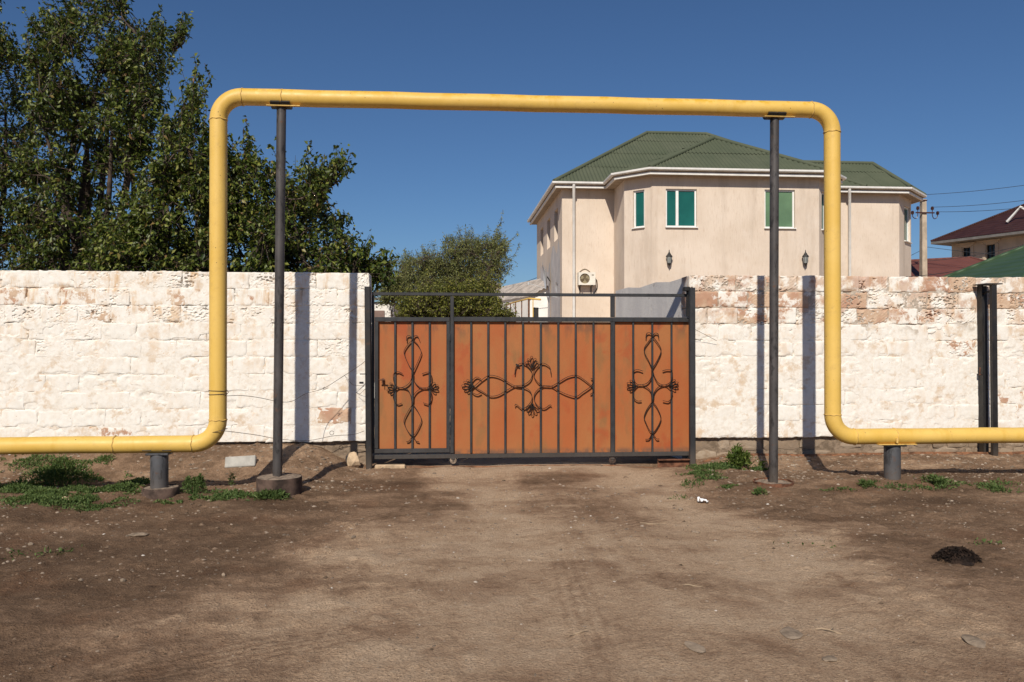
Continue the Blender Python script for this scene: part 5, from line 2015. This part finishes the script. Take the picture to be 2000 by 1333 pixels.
polyD2 = [(628, 330), (632, 293), (648, 296), (659, 275), (668, 290), (692, 290), (686, 302), (701, 320), (680, 330), (660, 345), (644, 358), (634, 350)]
polyD3 = [(702, 478), (716, 470), (727, 440), (733, 446), (730, 470), (724, 484), (742, 490), (764, 482), (777, 497), (786, 521), (784, 545), (772, 556), (756, 566), (740, 574), (724, 572), (715, 530), (700, 505)]
gtree = 'dark leafy trees behind the left wall'
make_tree('tallest dark green tree with several stems behind the left wall', 'tree', polyA, 13.6, 1.2, 1800, 16, .080, .045, M['leaf'], 150, 21, 12, 'broadleaf_tree', .34, .55, .42, 0, .13, gtree)
make_tree('dark green tree cut off by the left edge of the picture', 'tree', polyB, 14.3, 1.3, 1150, 16, .080, .045, M['leaf'], -60, 22, 9, 'broadleaf_tree', .34, .55, .35, 0, .13, gtree)
make_tree('mid-height green tree with one upright shoot beside the left pipe riser', 'tree', polyC, 12.4, .9, 1350, 16, .078, .044, M['leaf2'], 320, 23, 9, 'broadleaf_tree', .30, .55, .33, 0, .10, gtree)
make_tree('spreading green tree between the left riser and the gate', 'tree', polyD, 12.6, .95, 1480, 16, .078, .044, M['leaf2'], 560, 24, 10, 'broadleaf_tree', .30, .55, .33, 0, .10, gtree)


def spray_branch(label, poly, Y0, n, seed, start, mat):
    """a single leafy branch standing out of a crown (part of the tree beside it)"""
    r = np.random.default_rng(seed)
    xs = [p[0] for p in poly]; ys = [p[1] for p in poly]
    pts = []
    while len(pts) < n:
        x, y = r.uniform(min(xs), max(xs)), r.uniform(min(ys), max(ys))
        if inside(poly, np.array([x]), np.array([y]))[0]: pts.append((x, y))
    s = np.array(atY(*start, Y0))
    LP, LD = [], []
    tb = MB()
    for (x, y) in pts:
        p = np.array(atY(x, y, Y0 + r.uniform(-.25, .25)))
        mid = (s + p) / 2 + r.normal(size=3) * .03
        tb.tube(smooth_path([tuple(s), tuple(mid), tuple(p)], 3), [.010, .009, .008, .006, .004, .003, .002], 4, cap=False)
        m = 11
        tt = r.uniform(.45, 1.05, m)[:, None]
        pos = s + (p - s) * tt + r.normal(size=(m, 3)) * .03
        ld = r.normal(size=(m, 3)) * .7 + np.array([0, 0, -.5])
        LP.append(pos); LD.append(ld)
    V, F = leaves(np.concatenate(LP), np.concatenate(LD), .086, .048, r)
    return tb, V, F


def add_spray(tree, *a):
    tb, V, F = spray_branch(*a)
    o = tb.build('branch', M['bark'], tree)
    me = fast_mesh('branch_leaves', V - np.array(ORG[o.name]), F, a[-1])
    mesh_obj('branch_leaves', me, o, ORG[o.name])


trees = {o['label'].split()[0]: o for o in COL.objects if o.name.startswith('broadleaf_tree')}
add_spray(trees['tallest'], 's', spray, 13.4, 26, 31, (338, 100), M['leaf'])
add_spray(trees['spreading'], 's', polyD2, 12.4, 34, 32, (636, 372), M['leaf2'])
add_spray(trees['spreading'], 's', polyD3, 12.1, 95, 33, (690, 535), M['leaf'])

# grey-green willow-like tree and vine thicket beyond the gate
polyE = [(782, 505), (800, 497), (812, 505), (826, 490), (842, 478), (850, 487), (838, 500), (858, 497), (868, 472), (886, 466), (900, 452), (910, 448), (922, 462), (934, 470), (948, 462), (960, 470), (972, 452), (980, 462), (988, 475), (1004, 497), (1006, 512), (996, 530), (985, 545), (965, 552), (950, 560), (945, 600), (790, 600), (775, 560)]
make_tree('grey-green bushy tree with wispy top beyond the gate', 'tree', polyE, 24.0, 1.5, 2300, 16, .085, .022, M['willow'], 880, 41, 9, 'willow_tree', .42, .05, .22, 0, .12, nscale=.03, upw=.6, shoots=16)
polyF = [(775, 640), (780, 600), (792, 580), (806, 584), (818, 566), (836, 572), (850, 558), (866, 566), (884, 552), (900, 566), (912, 548), (926, 560), (940, 552), (955, 572), (966, 576), (975, 592), (988, 600), (1002, 612), (1004, 640)]
make_tree('yellow-green vine thicket just behind the gate', 'bush', polyF, 19.0, 1.0, 2300, 16, .056, .036, M['vine'], 880, 42, 10, 'vine_bush', .36, .3, .3, 0, .05, nscale=.03, shoots=40, clump=.16)
polyH = [(742, 575), (748, 556), (765, 545), (782, 550), (792, 565), (790, 590), (745, 592)]
make_tree('pale olive shrub above the shed roof', 'bush', polyH, 21.0, .5, 330, 14, .065, .022, M['willow'], 768, 43, 4, 'olive_shrub', .36, .1, .1, 0, .04, nscale=.03)


# ------------------------------------------------------------------ weeds
def weed_clump(label, cx, cy, rx, ry, h, n, mat, seed, L=.045, Wd=.014, name='weed', flat=False):
    r = np.random.default_rng(seed)
    g = float(ground_h(cx, cy))
    root = (cx, cy, g)
    k = r.normal(size=(n, 2)) * .42
    rad = np.hypot(k[:, 0], k[:, 1])
    k = k[rad < 1.1]; rad = rad[rad < 1.1]
    lob = fbm(k[:, 0] * 2.2 + seed, k[:, 1] * 2.2, seed, 3)
    keep = lob * 1.8 + .75 - rad * .55 > .38
    k, rad, lob = k[keep], rad[keep], lob[keep]
    x = cx + k[:, 0] * rx; y = cy + k[:, 1] * ry
    top = h * np.clip(1 - rad ** 2, .06, 1) * (.7 + lob * 1.1)
    z = ground_h(x, y) + np.clip(top, .008, None) * r.uniform(.0, 1, len(x)) ** .6
    pos = np.stack([x, y, z], 1)
    d = np.stack([k[:, 0] * 1.0, k[:, 1] * 1.0, np.full(len(x), .35 if flat else .8)], 1) + r.normal(size=(len(x), 3)) * .55
    V, F = leaves(pos, d, L, Wd, r, up=.8)
    # stems
    sb = MB()
    for _ in range(min(40, n // 40)):
        j = r.integers(len(pos))
        p = pos[j]
        b0 = np.array([cx + (p[0] - cx) * .35, cy + (p[1] - cy) * .35, 0]); b0[2] = float(ground_h(b0[0], b0[1])) - .01
        sb.tube([tuple(b0), tuple((b0 + p) / 2 + np.array([0, 0, .01])), tuple(p)], [.003, .0025, .001], 4, cap=False)
    t_ = thing(name, label, 'weed', root)
    mesh_obj('foliage', fast_mesh('foliage', V - np.array(root), F, mat), t_, root)
    if sb.f: sb.build('stems', mat, t_)
    return t_


def weed_at(label, px, py, wpx, hpx, n, mat, seed, depth=.28, **kw):
    g = atG(px, py)
    s = math.hypot(g.x, g.y) / FPX
    return weed_clump(label, g.x, g.y, wpx * s / 2 * 1.25, depth, hpx * s, n, mat, seed, **kw)


weed_at('tallest dark green weed clump under the low pipe, near the left edge', 118, 950, 120, 56, 4200, M['weed'], 1, .22, L=.040, Wd=.013)
weed_at('bright green leafy weed clump at the foot of the right wall, by the gate post', 1440, 915, 80, 40, 1300, M['weed_b'], 2, .13, L=.070, Wd=.022)
weed_at('upright feathery weed beside the left pipe support', 378, 966, 42, 50, 2600, M['weed'], 3, .09, L=.034, Wd=.010)
weed_at('low weed clump against the rusty drum', 528, 975, 60, 16, 800, M['weed'], 4, .10, L=.05, Wd=.013)
weed_at('small weed tuft right of the right pipe support', 1828, 948, 60, 20, 900, M['weed'], 5, .16, L=.05, Wd=.012)
weed_at('tiny weed tuft left of the right pipe support', 1692, 951, 26, 13, 300, M['weed'], 6, .10, L=.045, Wd=.012)
weed_at('tiny weed tuft in front of the sunken ring of the right post', 1483, 966, 22, 10, 240, M['weed'], 7, .07, L=.045, Wd=.012)
weed_at('thin weed stalk left of the rusty drum', 453, 950, 16, 34, 160, M['weed'], 8, .04, L=.04, Wd=.011)
weed_at('flat weed patch near the right edge below the pipe', 1945, 958, 50, 8, 500, M['weed'], 9, .22, L=.045, Wd=.012, flat=True)


def ground_cover(name, label, spots, seed, mat, L=.035, Wd=.013):
    r = np.random.default_rng(seed)
    Vs, Fs, nb = [], [], 0
    for (px, py, wpx, dep, h, n) in spots:
        g = atG(px, py)
        s = math.hypot(g.x, g.y) / FPX
        k = r.normal(size=(n, 2)) * .5
        x = g.x + k[:, 0] * wpx * s * .62; y = g.y + k[:, 1] * dep
        q = fbm(x * 5.5, y * 5.5, seed, 4) - np.hypot(k[:, 0], k[:, 1]) * .20 + .17
        kp = q > 0
        x, y, q = x[kp], y[kp], q[kp]
        z = ground_h(x, y) + h * np.clip(q * 4, .1, 1) * r.uniform(0, 1, len(x))
        pos = np.stack([x, y, z], 1)
        d = r.normal(size=(len(x), 3)) * .8 + np.array([0, 0, .5])
        V, F = leaves(pos, d, L, Wd, r, up=.9)
        Vs.append(V); Fs.append(F + nb); nb += len(V)
    me = fast_mesh(name, np.concatenate(Vs), np.concatenate(Fs), mat)
    tag(mesh_obj(name, me), label, 'ground cover', kind='stuff')


ground_cover('ground_cover', 'low green ground cover creeping over the dirt in front of the walls',
             [(60, 958, 230, .34, .05, 7000), (120, 978, 170, .26, .04, 6000), (215, 958, 150, .24, .05, 5200), (70, 905, 130, .20, .03, 1600), (190, 900, 70, .12, .03, 700), (270, 945, 80, .16, .06, 1800), (165, 935, 130, .2, .06, 2500),
              (400, 975, 90, .18, .03, 1600), (460, 968, 100, .20, .03, 1300), (345, 982, 60, .12, .03, 700), (190, 995, 90, .10, .02, 500),
              (1400, 915, 90, .18, .04, 2600), (1365, 925, 50, .14, .03, 1200), (1385, 936, 50, .08, .025, 300), (1425, 953, 36, .06, .025, 200), (1350, 945, 50, .14, .02, 150), (1330, 975, 50, .2, .02, 40), (1470, 918, 70, .10, .04, 1200),
              (1780, 952, 160, .14, .02, 500), (1900, 946, 150, .14, .02, 600), (1640, 958, 80, .10, .015, 160),
              (120, 1078, 80, .14, .02, 60), (30, 1085, 60, .14, .02, 30), (1560, 1064, 200, .14, .01, 25), (1930, 1062, 60, .12, .02, 40), (1690, 945, 50, .07, .02, 150)], 77, M['weed'])
# ------------------------------------------------------------------ stones and litter
def rock_mesh(name, c, size, seed, mat, parent=None, flat=1.0, rot=0.0, sub=2):
    r = random.Random(seed)
    import bmesh
    bm = bmesh.new()
    bmesh.ops.create_icosphere(bm, subdivisions=sub, radius=1)
    cuts = [(Vector((r.uniform(-1, 1), r.uniform(-1, 1), r.uniform(-1, 1))).normalized(), r.uniform(.55, .85)) for _ in range(7)]
    for v in bm.verts:
        p = v.co.copy()
        for nrm, d in cuts:
            k = p.dot(nrm)
            if k > d: p -= nrm * (k - d)
        p *= 1 + r.uniform(-.05, .05)
        v.co = Matrix.Rotation(rot, 3, 'Z') @ Vector((p.x * size[0] / 2, p.y * size[1] / 2, p.z * size[2] / 2))
    me = bpy.data.meshes.new(name)
    bm.to_mesh(me); bm.free()
    me.materials.append(mat)
    return mesh_obj(name, me, parent, c)


M['dull_stone'] = m_plain('dusty_stone', (.29, .225, .165), .95, .2, 14, .6, .08)
# chunk of yellow limestone leaning at the foundation
p = atY(690, 905, 9.62)
gz = float(ground_h(p.x, 9.62))
o = rock_mesh('limestone_chunk', (p.x, 9.62, gz + .075), (.21, .16, .23), 3, M['limestone'], rot=.3)
tag(o, 'yellowish limestone chunk at the wall foot beside the left gate post', 'stone')
p = atG(128, 981)
o = rock_mesh('field_stone', (p.x, p.y, p.z + .018), (.10, .08, .075), 5, M['limestone'])
tag(o, 'tan fist-sized stone in the weeds near the left edge', 'stone')
stones = [(270, 1046, .16, .10, .03, 'flat tan stone lying on the dirt left of the drive'), (690, 1052, .05, .05, .03, 'small stone on the left side of the drive below the drum'), (60, 1065, .05, .05, .03, 'small brown stone near the left edge of the dirt'),
          (157, 1136, .04, .04, .025, 'small dark stone on the lower left dirt'), (240, 1137, .04, .035, .03, 'small pale stone on the lower left dirt'), (984, 1097, .035, .03, .03, 'small dark stone in the middle of the drive'),
          (1545, 1238, .20, .12, .014, 'flat round grey stone set in the dirt, lower right'), (1358, 1265, .17, .09, .02, 'flat grey slab fragment in the dirt at the bottom right of the drive'), (1357, 1041, .09, .05, .02, 'flat pale stone on the right bank of the drive'),
          (1330, 997, .06, .05, .03, 'pale stone on the bank below the white paper'), (1620, 1290, .09, .07, .02, 'small pale flake at the bottom right'), (1905, 1255, .20, .10, .015, 'flat stone flush with the dirt, lower right corner'),
          (437, 1126, .04, .03, .03, 'tiny pale stone left of the drive'), (705, 903 + 22, .05, .04, .03, 'small white pebble beside the left gate post')]
for k, (px, py, a, b, h, lab) in enumerate(stones):
    p = atG(px, py)
    o = rock_mesh('stone', (p.x, p.y, p.z + h * .22), (a, b, h), 20 + k, M['dull_stone'], rot=k * .7, sub=1 if a < .06 else 2)
    tag(o, lab, 'stone', 'loose stones on the dirt')
o = MB()
p = atG(762, 913)
o.bbox((p.x, p.y, p.z + .006), (.36, .09, .05), .01, rz=.02)
tag(o.build('brick_strip', M['limestone'], None, p), 'pinkish brick strip sunk in the dirt right of the left gate post', 'brick')

# grey cast block leaning on the bank
p = atG(469, 912)
cb = MB()
R = Matrix.Rotation(math.radians(-3), 3, 'Y') @ Matrix.Rotation(math.radians(-24), 3, 'X')
cb.bbox((p.x, p.y + .03, p.z + .045), (.335, .07, .125), .008, M=R)
tag(cb.build('concrete_block', M['cblock'], None, p), 'grey rectangular concrete block lying on the bank under the white wall', 'block')

# white scrap of paper
p = atG(1373, 983)
r = np.random.default_rng(4)
X, Yg = np.meshgrid(np.linspace(-.045, .045, 9), np.linspace(-.05, .05, 9))
Z = .012 + np.abs(fbm(X * 22, Yg * 22, 5, 3)) * .11
V = np.stack([p.x + X.ravel() + r.normal(size=81) * .003, p.y + Yg.ravel() + r.normal(size=81) * .003, p.z + Z.ravel()], 1)
idx = np.arange(81).reshape(9, 9)
F = [tuple(int(i) for i in q) for q in np.stack([idx[:-1, :-1].ravel(), idx[:-1, 1:].ravel(), idx[1:, 1:].ravel(), idx[1:, :-1].ravel()], 1)][3:-2]
tag(MB().add(V, F).build('paper_scrap', M['paper'], None, p), 'crumpled white paper scrap on the dirt right of the gate', 'paper')

# dark matted lump on the right
p = atG(1877, 1098)
mb = MB()
S, Rn = 40, 10
V = []
for i in range(Rn + 1):
    for k in range(S):
        an = 2 * math.pi * k / S
        q = i / Rn
        rad = (1 + .16 * math.sin(an * 3 + 1) + .20 * float(fbm(math.cos(an) * 2.2, math.sin(an) * 2.2, 91, 3))) * q
        x, y = rad * .15 * math.cos(an), rad * .11 * math.sin(an)
        z = .085 * (1 - q ** 2.0) ** .8 * (1 + .1 * math.sin(an)) + float(fbm(x * 40, y * 40, 92, 4)) * .030 * (1 - q ** 4) - .006 * q
        V.append((p.x + x, p.y + y + .05, p.z + max(z, -.01)))
F = []
for i in range(Rn):
    for k in range(S):
        l = (k + 1) % S
        F.append((i * S + k, (i + 1) * S + k, (i + 1) * S + l, i * S + l))
mb.add(V, F)
cl = thing('dark_clump', 'dark brown matted clump lying on the dirt at the right', 'clump', (p.x, p.y, p.z))
mb.build('mass', M['clump'], cl, smooth=True)
r = np.random.default_rng(15)
n = 900
an = r.uniform(0, 2 * math.pi, n); q = r.uniform(0, 1, n) ** .6
pos = np.stack([p.x + q * .155 * np.cos(an), p.y + .05 + q * .11 * np.sin(an), p.z + .085 * (1 - q ** 2) ** .8], 1)
d = np.stack([np.cos(an) * (.4 + q), np.sin(an) * (.4 + q), r.normal(size=n) * .4 - .1], 1) + r.normal(size=(n, 3)) * .6
V, F = leaves(pos, d, .024, .010, r)
me = fast_mesh('fringe', V - np.array(p), F, M['clump'])
mesh_obj('fringe', me, cl, p)
rock_mesh('flap', (p.x - .02, p.y - .10, p.z + .008), (.12, .05, .03), 8, M['clump'], cl)

# dry sticks
for k, (px, py, ln, an, lab) in enumerate(((1620, 1236, .14, -.5, 'dry forked stick on the dirt, lower right'), (1354, 1147, .12, -.05, 'short dry stick on the right of the drive'), (1275, 1025, .22, -.12, 'thin dry stalk lying across the drive'),
                                          (1130, 1240, .12, .5, 'curved dry stick at the bottom of the drive'))):
    p = atG(px, py)
    d = Vector((math.cos(an), math.sin(an), 0))
    pts = [p + d * ln * (q - .5) + Vector((0, 0, .007 + .006 * math.sin(q * 5 + k))) + Vector((-d.y, d.x, 0)) * .010 * math.sin(q * 4) for q in (0, .25, .5, .75, 1)]
    mb = MB().tube(pts, [.003, .004, .004, .003, .002], 5)
    if k == 0: mb.tube([pts[2], pts[2] + Vector((.04, .03, .004))], [.003, .002], 5)
    tag(mb.build('stick', M['stick'], None, p), lab, 'stick')

# loose gravel, too fine to count
r = np.random.default_rng(61)


def gravel(name, label, n, xr, yr, s0, s1, seed, bias=None, mat='pebble'):
    r = np.random.default_rng(seed)
    x = r.uniform(*xr, n); y = r.uniform(*yr, n)
    keep = fbm(x * 1.6, y * 1.6, seed, 3) + r.uniform(-.3, .3, n) > -.02
    if bias is not None: keep &= bias(x, y, r)
    x, y = x[keep], y[keep]
    n = len(x)
    s = s0 + (s1 - s0) * r.random(n) ** 3
    s = s * np.clip(y / 8.0, .45, 1.15)
    z = ground_h(x, y)
    base = np.array([(1, 0, 0), (0, 1, 0), (-1, 0, 0), (0, -1, 0), (0, 0, .62), (.6, .6, .35), (-.55, .5, .4)])
    base = np.array([(1, .1, 0), (.35, .95, .05), (-.6, .75, 0), (-1, -.1, .05), (-.35, -.9, 0), (.6, -.8, .05), (.35, .25, .55), (-.4, .1, .6), (.05, -.4, .5)])
    fc = np.array([(0, 1, 6), (1, 2, 7), (1, 7, 6), (2, 3, 7), (3, 4, 7), (4, 8, 7), (4, 5, 8), (5, 0, 8), (0, 6, 8), (6, 7, 8)])
    ang = r.uniform(0, 2 * math.pi, n); ca, sa = np.cos(ang), np.sin(ang)
    b = base[None] * r.uniform(.7, 1.3, (n, 9, 1)) * s[:, None, None] * np.array([1, .8, .8])
    bx = b[..., 0] * ca[:, None] - b[..., 1] * sa[:, None]; by = b[..., 0] * sa[:, None] + b[..., 1] * ca[:, None]
    V = np.stack([x[:, None] + bx, y[:, None] + by, z[:, None] + b[..., 2] - s[:, None] * .06], -1).reshape(-1, 3)
    F = (np.arange(n)[:, None, None] * 9 + fc[None]).reshape(-1, 3)
    tag(mesh_obj(name, fast_mesh(name, V, F, M[mat])), label, 'gravel', kind='stuff')


gravel('gravel', 'fine pebbles and grit scattered over the trodden dirt', 16000, (-7, 9.5), (2.6, 8.4), .003, .025, 61)
M['clod'] = m_plain('dirt_clod', (.20, .14, .095), .96, .3, 20, .6, .08)
gravel('dirt_clods', 'small brown clods of dry dirt strewn over the ground', 7000, (-7, 9.5), (2.6, 9.0), .006, .034, 63, lambda x, y, r: (np.abs(x - 1.2) > 1.5 + (9.6 - y) * .25) | (r.random(len(x)) < .12), 'clod')
gravel('rubble', 'white and brown rubble bits on the bank under the walls', 12000, (-7, 9.5), (8.2, 9.76), .005, .026, 62, lambda x, y, r: (np.abs(x - 1.1) > 1.7) | (r.random(len(x)) < .05))
